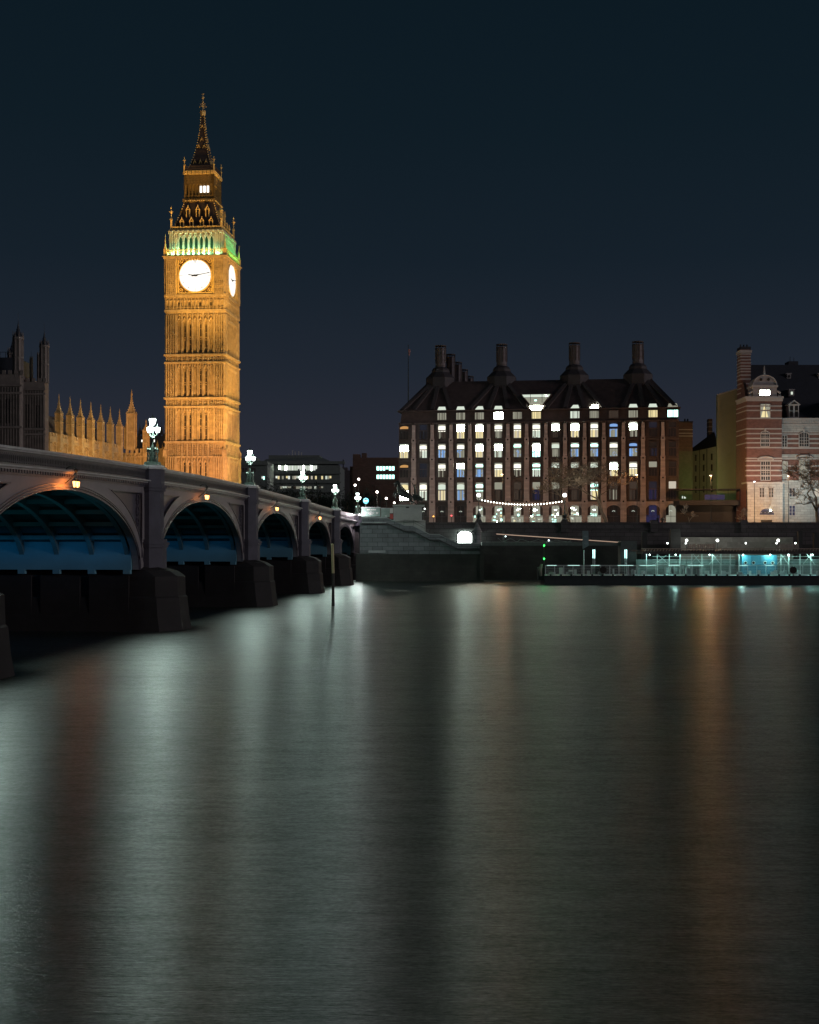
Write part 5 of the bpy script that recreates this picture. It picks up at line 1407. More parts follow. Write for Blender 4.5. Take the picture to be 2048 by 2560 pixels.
YS = 249.0
sw = empty('river_stairs', (XX(905, YS), YS, 0)); tag(sw, 'dark stone river stairs whose sloping parapet steps down to the right', 'stairs')
vx = lambda px: XX(px, YS)-XX(905, YS); vz = lambda py: ZZ(py, YS)
STW = mat('stair_wall_granite', (0.17,0.18,0.19), .8, var=.25, scale=.4, bump=.2, brick=(1.9,.8,.045,.38))
prof_ = [(905, 1296), (968, 1296), (1012, 1315), (1032, 1315), (1075, 1337), (1098, 1337), (1143, 1359), (1206, 1359)]
m = mb(STW); m.prism([(vx(900), -1)]+[(vx(900), vz(1296)-.7)]+[(vx(p), vz(q)-.7) for p, q in prof_]+[(vx(1206), -1)], 0, 4); m.build('wall', None, sw)
m = mb(STW)
for (p, q), (p2, q2) in zip(prof_, prof_[1:]):
    m.add([(vx(p),-.25,vz(q)-.85),(vx(p2),-.25,vz(q2)-.85),(vx(p2),-.25,vz(q2)),(vx(p),-.25,vz(q)),(vx(p),.6,vz(q)-.85),(vx(p2),.6,vz(q2)-.85),(vx(p2),.6,vz(q2)),(vx(p),.6,vz(q))], [(0,1,2,3),(3,2,6,7),(4,7,6,5),(0,4,5,1)])
m.build('sloping_parapet', None, sw)
m = mb(mat('painted_shadow', (.045,.045,.045), .9)); m2 = mb(COPE)  # dark band added as painted shadow under the sloping parapet
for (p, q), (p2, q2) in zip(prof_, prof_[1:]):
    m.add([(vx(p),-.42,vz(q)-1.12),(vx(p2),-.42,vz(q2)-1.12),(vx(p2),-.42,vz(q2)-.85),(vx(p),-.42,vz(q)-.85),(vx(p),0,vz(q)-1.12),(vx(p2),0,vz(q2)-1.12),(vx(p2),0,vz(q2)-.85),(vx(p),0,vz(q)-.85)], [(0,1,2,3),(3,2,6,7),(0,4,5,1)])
    m2.add([(vx(p),-.33,vz(q)),(vx(p2),-.33,vz(q2)),(vx(p2),-.33,vz(q2)+.12),(vx(p),-.33,vz(q)+.12),(vx(p),.7,vz(q)),(vx(p2),.7,vz(q2)),(vx(p2),.7,vz(q2)+.12),(vx(p),.7,vz(q)+.12)], [(0,1,2,3),(3,2,6,7),(0,4,5,1)])
m.build('shadow_band', None, sw); m2.build('parapet_coping', None, sw)
m = mb(LOWER); m.box(vx(890), vx(1207), -.6, 4, -3, vz(1385)); m.box(vx(1200), vx(1209), -.9, 4, -3, vz(1362)); m.build('tidal_base', None, sw)
m = mb(COPE); m.box(vx(922), vx(964), -.9, -.6, vz(1382), vz(1376)); m.build('pale_ledge', None, sw)
m = mb(COPE); m.box(vx(905), vx(968), -.35, .7, vz(1295.5), vz(1292.5)); m.box(vx(905), vx(966), -.3, .6, vz(1308), vz(1305)); m.build('coping', None, sw)
cone = empty('sentry_turret', (XX(1193, 253), 253, vz(1359))); tag(cone, 'squat stone kiosk with pointed roof beside the lit tunnel mouth', 'kiosk')
m = mb(STW); m.cyl(0,0,0,2.1,.75,.75,8); m.cyl(0,0,2.1,3.9,.95,.1,8); m.build('body', None, cone)

pl_ = empty('statue_plinth', (XX(1022, 254), 254, 0)); tag(pl_, 'big pale stone plinth under the chariot statue', 'plinth')
qx = lambda px: XX(px,254)-XX(1022,254); qz = lambda py: ZZ(py,254)
m = mb(mat('plinth_stone', (.36,.36,.34), .8, var=.1)); m.box(qx(984), qx(1055), 0, 4.5, qz(1301), qz(1266)); m.box(qx(982), qx(1062), -.3, 5, qz(1266), qz(1262)); m.box(qx(984), qx(1064), .3, 5, qz(1345), qz(1301))
m.box(qx(978), qx(1061), -.4, .0, qz(1303), qz(1300)); m.use(VOID); m.box(qx(1015), qx(1023), -.05, 0, qz(1270), qz(1267)); m.build('block', None, pl_)
m = mb(METAL)
pr_ = [(1010, 1311), (1034, 1311), (1062, 1326)]
for dz_ in (0, -.45):
    for (p, q), (p2, q2) in zip(pr_, pr_[1:]): m.bar((qx(p),-.5,qz(q)+.8+dz_),(qx(p2),-.5,qz(q2)+.8+dz_),.03)
for p, q in pr_: m.bar((qx(p),-.5,qz(q)-.4),(qx(p),-.5,qz(q)+.8),.03)
hr = m.build('handrail', None, pl_)

# ---------------------------------------------------------------- statue: two rearing horses, chariot, standing driver
def skin(name, chains, m, parent=None, sub=1):
    vs, es, rs = [], [], []
    for ch in chains:
        prev = None
        for it in ch:
            if isinstance(it, int): idx = it
            else: vs.append(it[:3]); rs.append(it[3]); idx = len(vs)-1
            if prev is not None: es.append((prev, idx))
            prev = idx
    me = bpy.data.meshes.new(name); me.from_pydata(vs, es, []); me.materials.append(m)
    o = bpy.data.objects.new(name, me); col.objects.link(o)
    md = o.modifiers.new('skin', 'SKIN'); md.use_smooth_shade = True
    for i, v in enumerate(me.skin_vertices[0].data): v.radius = (rs[i], rs[i]); v.use_root = (i == 0)
    if sub: o.modifiers.new('sub', 'SUBSURF').levels = sub; o.modifiers['sub'].render_levels = sub
    if parent: o.parent = parent
    return o
STAT = mat('dark_statue_bronze', (.045,.05,.045), .5, .6, var=.3)
st = empty('chariot_statue', (XX(1019,255.5), 255.5, qz(1262))); st.scale = (1.12, 1.12, 1.16); tag(st, 'dark bronze statue of two rearing horses, a chariot and a driver on the plinth', 'statue')
def horse(y, dz_):
    # 0 pelvis,1 loin,2 barrel,3 chest,4 neck,5 poll,6 muzzle
    body = [(.45,y,1.35,.52),(.0,y,1.5+dz_*.4,.48),(-.6,y,1.75+dz_*.7,.56),(-1.15,y,2.15+dz_,.58),(-1.5,y,2.9+dz_,.38),(-1.55,y,3.45+dz_,.28),(-1.8,y,3.45+dz_,.24),(-2.2,y,3.02+dz_,.15)]
    hindL = [0, (.55,y-.25,.95,.22),(.3,y-.28,.75,.16),(.75,y-.28,.45,.09),(.6,y-.28,.06,.09)]
    hindR = [0, (.6,y+.25,.95,.22),(.5,y+.28,.75,.16),(.95,y+.28,.45,.09),(.85,y+.28,.06,.09)]
    fL = [3, (-1.55,y-.22,1.75+dz_,.19),(-2.15,y-.24,1.95+dz_,.11),(-2.3,y-.24,1.45+dz_,.07),(-2.45,y-.24,1.3+dz_,.08)]
    fR = [3, (-1.55,y+.22,1.7+dz_,.19),(-2.0,y+.24,1.6+dz_,.11),(-1.95,y+.24,1.1+dz_,.07),(-2.1,y+.24,.95+dz_,.08)]
    tail = [0, (.85,y,1.35,.1),(1.1,y,.9,.13),(1.05,y,.45,.05)]
    skin('horse', [body, hindL, hindR, fL, fR, tail], STAT, st)
    m = mb(STAT)
    for sg in (-1, 1): m.fr(-1.5, y+sg*.1, 3.6+dz_, 3.85+dz_, .05,.04,.01,.01)
    m.build('horse_ear', None, st)
horse(-.7, 0); horse(.6, .35)
m = mb(STAT)
wc = (1.75, 0, .75)
for sy in (-.95, .95):
    m.tube([(wc[0]+.7*math.cos(j*math.pi/10), sy, wc[2]+.7*math.sin(j*math.pi/10)) for j in range(21)], .07, 5)
    for j in range(8): a_ = j*math.pi/4; m.bar((wc[0],sy,wc[2]),(wc[0]+.68*math.cos(a_),sy,wc[2]+.68*math.sin(a_)),.035)
    m.ball(wc[0], sy, wc[2], .16, 8)
m.bar((wc[0],-1,wc[2]),(wc[0],1,wc[2]),.06)
m.build('wheel', None, st)
m = mb(STAT); m.box(1.0, 2.7, -.7, .7, .75, .9); m.prism([(1.0,.9),(1.12,.9),(1.0,1.75),(.8,1.7)], -.7, .7); m.prism([(1.1,.9),(2.4,.9),(1.0,1.7)], -.72, -.66); m.prism([(1.1,.9),(2.4,.9),(1.0,1.7)], .66, .72)
m.bar((1.0,0,.85),(-.9,0,1.5),.06); m.build('chariot_body', None, st)
skin('driver', [[(1.3,0,1.85,.26),(1.28,0,2.2,.22),(1.25,0,2.6,.26),(1.25,0,2.95,.11),(1.22,0,3.2,.17),(1.22,0,3.38,.11)],
                [0,(1.35,0,1.4,.34),(1.4,0,.95,.42)], [2,(1.2,-.38,2.75,.1),(1.0,-.6,3.1,.075),(.8,-.65,3.5,.06)], [2,(1.3,.38,2.75,.1),(1.35,.62,3.1,.075),(1.45,.7,3.5,.06)]], STAT, st)
m = mb(STAT); m.bar((.35,-.66,4.1),(1.5,-.64,2.75),.035); m.build('spear', None, st)
for y_ in (-.5, .5): skin('crouching_figure', [[(2.0,y_,1.1,.2),(1.95,y_,1.5,.2),(1.8,y_,1.85,.1),(1.75,y_,2.05,.14)],[0,(2.4,y_,1.0,.14),(2.9,y_,1.05,.1)],[1,(1.6,y_-.1,1.6,.08),(1.3,y_-.1,1.65,.06)]], STAT, st)

# hoarding, station roundel and little street furniture at the bridge foot
def sign(name, label, px0, px1, py0, py1, Y, c, cat='sign', posts=True, th=.12):
    e = empty(name, (XX(px0,Y), Y, ZZ(py1,Y))); tag(e, label, cat)
    w_ = XX(px1,Y)-XX(px0,Y); h_ = ZZ(py0,Y)-ZZ(py1,Y)
    m = mb(c); m.box(0, w_, 0, th, 0, h_); m.use(COPE); m.box(-.05, w_+.05, -.04, th+.04, h_, h_+.1); m.build('board', None, e)
    return e, w_, h_
HG = mat('green_hoarding', (.10,.17,.14), .6, var=.15)
e, w_, h_ = sign('hoarding', 'dark green hoarding with a round pale crest beside the bridge end', 904, 951, 1269, 1291, 256, HG, 'hoarding')
m = mb(mat('pale_lettering', (.5,.52,.48), .6, var=0))
for q in range(13):
    if q != 4: m.box(w_*.3+q*.13, w_*.3+q*.13+.09, -.02, 0, h_*.70, h_*.70+(.16 if q % 3 else .2))
m.tube([(w_*.5+.34*math.cos(j*math.pi/6), -.02, h_*.36+.26*math.sin(j*math.pi/6)) for j in range(13)], .05, 4); m.ball(w_*.5, -.01, h_*.36, .12, 6)
for sg in (-1, 1): m.tube([(w_*.5+sg*.42, -.02, h_*.30), (w_*.5+sg*.6, -.02, h_*.42), (w_*.5+sg*.45, -.02, h_*.52)], .04, 4); m.box(w_*.5+sg*1.15-.22, w_*.5+sg*1.15+.22, -.02, 0, h_*.40, h_*.45); m.box(w_*.5+sg*1.15-.16, w_*.5+sg*1.15+.16, -.02, 0, h_*.30, h_*.34)
m.build('lettering', None, e)
e, w_, h_ = sign('hoarding', 'plain green-grey hoarding panel between the crested hoarding and the plinth', 953, 975, 1271, 1293, 255.5, mat('pale_green_hoarding', (.16,.24,.20), .6))
m = mb(MATS['pale_lettering']); m.box(w_*.45, w_*.65, -.02, 0, .15, .3); m.build('lettering', None, e)
e, w_, h_ = sign('notice_board', 'narrow pale notice board beside the statue plinth', 975, 983, 1271, 1283, 255, mat('pale_board', (.45,.45,.42), .7, var=.1))
m = mb(mat('red_panel', (.35,.06,.05), .7)); m.box(0, w_, .01, .1, -1.1, -.2); m.build('red_panel', None, e)

ug = empty('station_sign', (XX(915,262), 262, GZ)); tag(ug, 'small glowing pale blue ring-and-bar station sign on a post', 'sign')
zz = ZZ(1252,262)-GZ
m = mb(BRONZE); m.cyl(0,0,0,zz-.5,.06,.06,6); m.build('post', None, ug)
m = MB().use(glow('sign_glow', (.15,.75,1.0), 2.0)); m.tube([(.44*math.cos(j*math.pi/10), -.05, zz+.44*math.sin(j*math.pi/10)) for j in range(21)], .12, 5)
m.use(glow('sign_glow_pale', (.8,1.0,1.0), 2.0)); m.box(-.36,.36,-.16,-.08,zz-.12,zz+.12); m.build('ring_and_bar', None, ug)

def street_lamp(name, label, px, py, Y, color, s, r=.22, base=GZ, kind='globe', group=None, pole=METAL):
    x, z = XX(px,Y), ZZ(py,Y); e = empty(name, (x, Y, base)); tag(e, label, 'lamp', group); h = z-base
    m = mb(pole); m.lathe(0,0,[(0,.16),(.8,.14),(.9,.08),(h-.35,.05)],7)
    if kind == 'arm': m.tube([(0,0,h-.4),(.0,0,h+.1),(-.15,-.3,h+.18)], .045, 5)
    else: m.lathe(0,0,[(h-.35,.05),(h-r-.05,.12),(h-r+.03,.14)],7)
    m.build('post', None, e)
    g = glow('lamp_%s' % label[:24].replace(' ', '_'), soft(color, .35), 7)
    point('lamp_light', (x-(.15 if kind == 'arm' else 0), Y-(.35 if kind == 'arm' else 0), z+.03), s, color, r+.06)
    m = mb(g)
    if kind == 'arm': m.lathe(-.15,-.35,[(h-.02,.05),(h+.02,r),(h+.12,r*.8)],8)
    else: m.ball(0,0,h,r,10)
    lo = m.build('lamp_head', None, e)
    m = mb(pole); m.lathe(-.15 if kind == 'arm' else 0, -.35 if kind == 'arm' else 0, [(h+(.12 if kind=='arm' else r*.96),r*.8 if kind == 'arm' else r*.3),(h+(.2 if kind=='arm' else r*1.25),.05)],7); m.build('lamp_cap', None, lo)
    return e
GP = 'street lamps beyond the far end of the bridge'
WW = (1.0,.80,.66)
street_lamp('street_lamp', 'highest of the warm white street lamps beyond the bridge end', 897, 1198, 300, WW, 1000, .26, group=GP)
street_lamp('street_lamp', 'warm street lamp just left of and below the highest one beyond the bridge end', 888, 1213, 290, WW, 1000, .26, group=GP)
street_lamp('street_lamp', 'warm street lamp midway between the ring sign and the chariot statue', 943, 1230, 275, WW, 1700, .26, group=GP)
street_lamp('street_lamp', 'warm street lamp above the green hoarding, left of the horses', 966, 1246, 270, WW, 1500, .24, group=GP)
street_lamp('street_lamp', 'lowest warm street lamp, right against the front of the plinth top', 986, 1257, 262, WW, 900, .2, group=GP)
street_lamp('street_lamp', 'white lamp low at the very end of the bridge parapet', 899, 1287, 254.5, (1,.84,.92), 2600, .18, base=11.3, group=GP)
OR = (1.0,.46,.16)
GE = 'tall street lamps along the embankment road'
street_lamp('road_lamp', 'tall orange road lamp before the middle windows of the wide office', 1257, 1187, 271, OR, 2300, .24, kind='arm', group=GE)
street_lamp('road_lamp', 'tall orange road lamp before the right part of the wide office', 1593, 1188, 268, OR, 1400, .24, kind='arm', group=GE)
street_lamp('road_lamp', 'tall orange road lamp before the pale stucco house', 1778, 1190, 268, OR, 5000, .26, kind='arm', group=GE)
street_lamp('road_lamp', 'white-blue lamp at the foot of the mansion corner', 1887, 1205, 270, (.85,.9,1.0), 500, .2, kind='arm', group=GE)
street_lamp('road_lamp', 'warm road lamp before the side wing of the mansion, by the bare tree', 1972, 1191, 268, (1,.62,.36), 1300, .22, kind='arm', group=GE)
GN = 'globe lamps on the embankment wall'
for px_, lb in ((1197, 'cast iron globe lamp at the left end of the bulb string'), (1412, 'cast iron globe lamp at the right end of the bulb string')):
    Y = 257.3; e = empty('globe_lamp', (XX(px_,Y), Y, ZZ(1300,Y))); tag(e, lb, 'lamp', GN)
    h = ZZ(1238,Y)-ZZ(1300,Y)
    m = mb(METAL); m.lathe(0,0,[(0,.5),(.3,.42),(.5,.25),(.9,.38),(1.3,.2),(1.7,.12),(2.6,.08),(h-.5,.07),(h-.45,.16),(h-.32,.2)],8)
    for sg in (-1, 1): m.tube([(sg*.1,0,.4),(sg*.45,0,.55),(sg*.35,0,1.0),(sg*.12,0,1.35)], .09, 5)
    m.build('post', None, e)
    m = mb(glow('globe_glow', (1,.97,.92), 6)); point('lamp_light', (e.location.x, Y, e.location.z+h), 3200, (1,.92,.72), .44); m.ball(0,0,h,.38,12); lo = m.build('globe', None, e)
    m = mb(METAL); m.lathe(0,0,[(h+.36,.14),(h+.46,.12),(h+.6,.02)],7); m.build('cap', None, lo)
# bulb string
Y = 257.1
e = empty('light_string', (XX(1197,Y), Y, ZZ(1252,Y))); tag(e, 'sagging string of white bulbs hung between the two globe lamps', 'light string')
zx = lambda px: XX(px,Y)-XX(1197,Y); pts = []
N_ = 29
for i in range(N_+1):
    u = i/N_; px_ = 1198+(1412-1198)*u; py_ = 1247+3.5*u+ (1-(2*u-1)**2)*11
    pts.append((zx(px_), 0, ZZ(py_,Y)-ZZ(1252,Y)))
m = mb(METAL); m.tube(pts, .02, 3); m.build('cable', None, e)
bg_ = glow('bulb_glow', (1,.95,.80), 10); b0 = None
for p in pts[1:-1]:
    m = mb(bg_)
    if b0 is None: m.ball(0,0,0,.13,6); b0 = m.build('bulb', None, e); b0.location = (p[0],0,p[2]-.14)
    else: c_ = b0.copy(); col.objects.link(c_); c_.parent = e; c_.location = (p[0],0,p[2]-.14)

# ---------------------------------------------------------------- river furniture
rp_ = empty('mooring_post', (XX(833,158), 158, 0)); tag(rp_, 'tall yellow-topped mooring post standing in the river beside the bridge', 'post')
m = mb(mat('tide_dark_timber', (.03,.03,.026), .8)); m.tube([(0,0,-1),(0.0,0,3.8)], [.19,.17], 8); m.build('lower_shaft', None, rp_)
m = mb(mat('yellow_painted_timber', (.42,.37,.20), .7)); zt = ZZ(1362,158); m.tube([(0,0,3.8),(-.08,0,zt)], [.175,.165], 8); m.ball(-.08,0,zt,.165,8); m.build('upper_shaft', None, rp_)
m = mb(METAL); m.box(.06,.16,-.05,.05,zt-.7,zt+.35); m.build('bracket', None, rp_)

YP = 229.0
pr = empty('landing_pontoon', (XX(1362,YP), YP, 0)); tag(pr, 'long floating passenger pontoon with black hull and pale mesh railings', 'pontoon')
wx_ = lambda px: XX(px,YP)-XX(1362,YP); wz = lambda py: ZZ(py,YP)
HULL = mat('black_hull', (.018,.024,.026), .55, var=.2)
PALE = mat('pale_galvanised', (.62,.68,.67), .5, .0, var=.15)
LX = wx_(2300)
m = mb(HULL); m.box(0, LX, 0, 7, -.6, wz(1440)); m.box(-.1, LX, -.12, .1, wz(1443), wz(1439)); m.box(-1.0, 0, .5, 3, wz(1450), wz(1405)-.9)
m.build('hull', None, pr)
m = mb(PALE); m.box(0, LX, .05, 6.9, wz(1440), wz(1439.2)+.02); m.build('deck', None, pr)
m = mb(PALE); zt = wz(1413)
m.box(.1, LX, .2, .32, zt-.08, zt); m.box(.1, LX, .24, .28, wz(1437), wz(1436))
x = .15; i = 0
while x < LX:
    m.box(x-.05, x+.05, .2, .3, wz(1439), zt); x += 1.55
for q in range(1, 6): z_ = wz(1438)+(zt-wz(1438))*q/6; m.box(.1, LX, .245, .265, z_-.012, z_+.012)
x = .3
while x < LX: m.box(x-.009, x+.009, .25, .265, wz(1438), zt); x += .19
x = .8
for x in [random.uniform(.5, LX) for _ in range(50)]:     # odd plates and lockers behind the mesh
    m.box(x, x+random.uniform(.2,.9), .6, .8, wz(1438), wz(1438)+random.uniform(.4,1.3))
m.build('railing', None, pr)
m = mb(glow('rail_strip', (.62,1.0,.93), 1.5))  # glowing strips added for the bright highlights along the handrail
for a_, b_ in ((1368,1392),(1420,1450),(1478,1500),(1545,1584),(1600,1640),(1672,1700),(1720,1760),(1850,1870),(1915,1935)):
    t2 = mb(MATS['rail_strip']); t2.box(wx_(a_), wx_(b_), .16, .198, zt-.07, zt-.01); t2.build('rail_glow', None, pr)
m = mb(METAL)
for q in range(30): x = 1.0+q*1.75; m.box(x-.14, x+.14, -.05, .2, wz(1439), wz(1439)+.22)
m.build('bollard', None, pr)
for px_, lb in ((1508, 'dark octagonal plate on the railing near the left lamp poles'), (1983, 'dark octagonal plate on the railing right of the blue kiosk')):
    e = empty('fender_plate', (XX(px_,YP), YP-.1, wz(1425))); tag(e, lb, 'plate', 'dark octagonal plates on the pontoon railing')
    m = mb(VOID); M_ = MB().use(VOID); M_.cyl(0,0,-.06,.06,.62,.62,8,R(22.5)); m.merge(M_, Matrix.Rotation(R(90), 4, 'X')); m.box(-.06,.06,-.04,.04,-1.1,-.5); m.build('disc', None, e)
# lamp pole pairs
LED = glow('pole_strip', (.6,1.0,.95), 2.5)
GPP = 'twin lamp poles on the pontoon'
for px_, lb in ((1486, 'twin lamp pole just right of the tall grey pylon sign'), (1566, 'twin lamp pole standing left of the pontoon canopy')):
    e = empty('pole_light', (XX(px_,YP), YP+.5, wz(1439))); tag(e, lb, 'lamp', GPP)
    m = mb(PALE)
    for sg in (-.14, .14): m.cyl(sg,0,0,wz(1375)-wz(1439),.05,.05,6)
    m.box(-.2,.2,-.05,.05,1.6,1.7); m.build('post', None, e)
    m = mb(LED)
    for sg in (-.14, .14): m.cyl(sg,-.0,wz(1396)-wz(1439),wz(1374)-wz(1439),.06,.075,6)
    m.build('lamp_head', None, e); point('lamp_light', (XX(px_,YP), YP+.5, wz(1377)), 60, (.5,1.0,.95), .3)
e = empty('pylon_sign', (XX(1461,YP), YP+.6, wz(1439))); tag(e, 'tall grey pylon sign with angled foot standing on the pontoon', 'sign')
m = mb(PALE); m.cyl(0,0,0,wz(1375)-wz(1439),.08,.08,8); m.build('post', None, e)
m = mb(mat('slate_blue_sign', (.16,.21,.22), .5, var=.1)); z_ = lambda py: wz(py)-wz(1439)
m.prism([(-.2, z_(1373)), (.6, z_(1366)), (.85, z_(1366)+.2), (.75, z_(1327)), (-.2, z_(1327))], -.1, .1); m.build('panel', None, e)
m = mb(mat('sign_mark', (.30,.36,.37), .6, var=0))
for zc_ in (1341, 1358): m.tube([(.35+.24*math.cos(j*math.pi/6), -.11, z_(zc_)+.24*math.sin(j*math.pi/6)) for j in range(13)], .035, 4); m.box(.08,.62,-.13,-.1,z_(zc_)-.05,z_(zc_)+.05)
m.build('emblem', None, e)
# green navigation lights
e = empty('navigation_mast', (XX(1361,YP), YP+.4, wz(1439))); tag(e, 'thin mast with two green navigation lights at the pontoon end', 'mast')
m = mb(METAL); m.cyl(0,0,0,z_(1358),.06,.04,6); m.bar((0,0,z_(1383)),(.8,0,z_(1384)),.05); m.build('mast', None, e)
m = mb(glow('green_signal', (.05,1.0,.12), 5))
for q in (1364, 1397): m = mb(MATS['green_signal']); m.ball(0,-.12,z_(q),.15,8); m.build('green_light', None, e); point('lamp_light', (e.location.x, e.location.y-.12, e.location.z+z_(q)), 170, (.03,1.0,.22), .2)
m = mb(mat('rope_fender', (.2,.2,.16), .9)); m.tube([(-.5,0,z_(1440)),(-.65,0,z_(1425)),(-.4,0,z_(1410))],[.2,.32,.2],7); m.build('fender', None, e)
# gangway and brow
YG = 243.0
e = empty('gangway', (XX(1241,YG), YG, 0)); tag(e, 'covered gangway with zigzag truss and a lit sloping handrail before the river wall', 'gangway')
gx = lambda px: XX(px,YG)-XX(1241,YG); gz = lambda py: ZZ(py,YG)
m = mb(mat('gangway_beam', (.08,.085,.085), .6)); m.box(gx(1205), gx(1553), 0, 2.5, gz(1364), gz(1356)); m.box(gx(1552), gx(1592), -.3, 3, gz(1430), gz(1352)); m.build('beam', None, e)
m = mb(mat('truss_grey', (.22,.24,.23), .5)); xs = [1245, 1257, 1277, 1293, 1303, 1325, 1347, 1370, 1395, 1420, 1428]
for i in range(len(xs)-1):
    z0_, z1_ = (gz(1355), gz(1345+i*.7)) if i % 2 == 0 else (gz(1345+i*.7), gz(1355)); m.bar((gx(xs[i]),0,z1_),(gx(xs[i+1]),0,z0_),.05)
m.bar((gx(1215),0,gz(1355)),(gx(1430),0,gz(1355)),.04); m.build('truss', None, e)
m = mb(glow('handrail_light', (1.0,.68,.50), .42)); m.bar((gx(1241),-.1,gz(1335)),(gx(1545),-.1,gz(1355.5)),.075,5); m.build('lit_handrail', None, e)
m = mb(mat('handrail_casing', (.1,.1,.1), .6)); m.bar((gx(1241),0.05,gz(1333)),(gx(1545),0.05,gz(1353.5)),.07,4)
m.box(gx(1257), gx(1262), .3, .6, gz(1355), gz(1326)); m.build('rail_casing', None, e)
m = mb(glow('tiny_lamp', (.8,1,1), 5)); m.ball(gx(1264),-.2,gz(1341),.12,6); m.ball(gx(1372),-.2,gz(1351),.14,6); m.build('deck_lamp', None, e)

# canopy over the pier
YC = 231.0
e = empty('pier_canopy', (XX(1607,YC), YC, 0)); tag(e, 'long flat dark canopy on slim posts sheltering the pontoon, lamps beneath', 'canopy')
kx = lambda px: XX(px,YC)-XX(1607,YC); kz = lambda py: ZZ(py,YC)
m = mb(mat('canopy_dark', (.06,.045,.045), .6)); m.box(kx(1607), kx(2300), 0, 7, kz(1385), kz(1379)); m.box(kx(1600), kx(2300), 2, 9, kz(1379), kz(1376)); m.build('roof_slab', None, e)
m = mb(mat('canopy_rafter', (.30,.24,.20), .6))
for q in range(60): x = kx(1612)+q*.52; m.bar((x,-.02,kz(1378)),(x+.5,1.5,kz(1372)),.04)
m.box(kx(1607), kx(2300), 1.4, 1.6, kz(1373), kz(1371)); m.build('rafters', None, e)
m = mb(PALE)
for px_ in (1618, 1645, 1675, 1702, 1732, 1757, 1783, 1805, 1828, 1850, 1955, 1975, 2003, 2030): m.box(kx(px_)-.05, kx(px_)+.05, .5, .6, kz(1438), kz(1385))
for a_, b_ in ((1645,1675),(1735,1757),(1783,1805),(1955,1975),(2020,2040)): m.bar((kx(a_),.6,kz(1385)),(kx(b_),.6,kz(1412)),.05); m.bar((kx(a_),3,kz(1412)),(kx(b_),3,kz(1388)),.04)
for z_2 in (1392, 1400, 1406, 1412): m.bar((kx(1640),3.2,kz(z_2)),(kx(1850),3.2,kz(z_2)),.035); m.bar((kx(1945),3.2,kz(z_2)),(kx(2100),3.2,kz(z_2)),.035)
m.build('post_frame', None, e)
m = mb(mat('backdrop_panels', (.22,.27,.26), .7, var=.3, scale=.8)); m.box(kx(1607), kx(2300), 6.5, 6.7, kz(1438), kz(1400))
for px_ in (1675, 1690, 1730, 1762, 1790, 1812): m.box(kx(px_), kx(px_+random.uniform(8,22)), 4, 4.4, kz(1438), kz(1438)+random.uniform(.8,2.4))
m.build('back_panels', None, e)
m = mb(glow('canopy_lamp', (.75,1.0,.95), 9))
for px_ in (1625, 1690, 1775, 1859, 1927, 1972, 2033): m = mb(MATS['canopy_lamp']); m.ball(kx(px_), .2, kz(1387), .12, 7); m.build('canopy_lamp', None, e); point('lamp_light', (XX(px_,YC), YC+.2, ZZ(1387,YC)), 420, (.50,1.0,.90), .17)
# blue kiosk
e = empty('blue_kiosk', (XX(1855,232), 232, wz(1439))); tag(e, 'light blue pontoon kiosk with four round portholes under the canopy', 'kiosk')
x_ = lambda px: XX(px,232)-XX(1855,232); z9 = lambda py: ZZ(py,232)-wz(1439)
m = mb(mat('light_blue_paint', (.07,.25,.35), .45, var=.06)); m.box(0, x_(1943), 0, 2.5, 0, z9(1388)); m.build('cabin', None, e)
m = mb(mat('blue_door_leaf', (.065,.235,.33), .45, var=.06))
for a_, b_ in ((1857,1879),(1879.5,1897),(1902,1921),(1922,1941)): m.box(x_(a_), x_(b_), -.04, 0, .05, z9(1391))
m.build('door', None, e)
for px_ in (1864, 1884, 1913, 1932):
    m = mb(PALE); m.tube([(x_(px_)+.27*math.cos(j*math.pi/6), -.06, z9(1407)+.27*math.sin(j*math.pi/6)) for j in range(13)], .05, 4)
    o = m.build('porthole', None, e); t = mb(VOID); t.add([(x_(px_)+.25*math.cos(j*math.pi/6), -.055, z9(1407)+.25*math.sin(j*math.pi/6)) for j in range(12)], [tuple(range(12))]); t.build('glass', None, o)
m = mb(VOID); m.box(x_(1862), x_(1868), -.07, -.04, z9(1423), z9(1421.5)); m.build('handle', None, e)
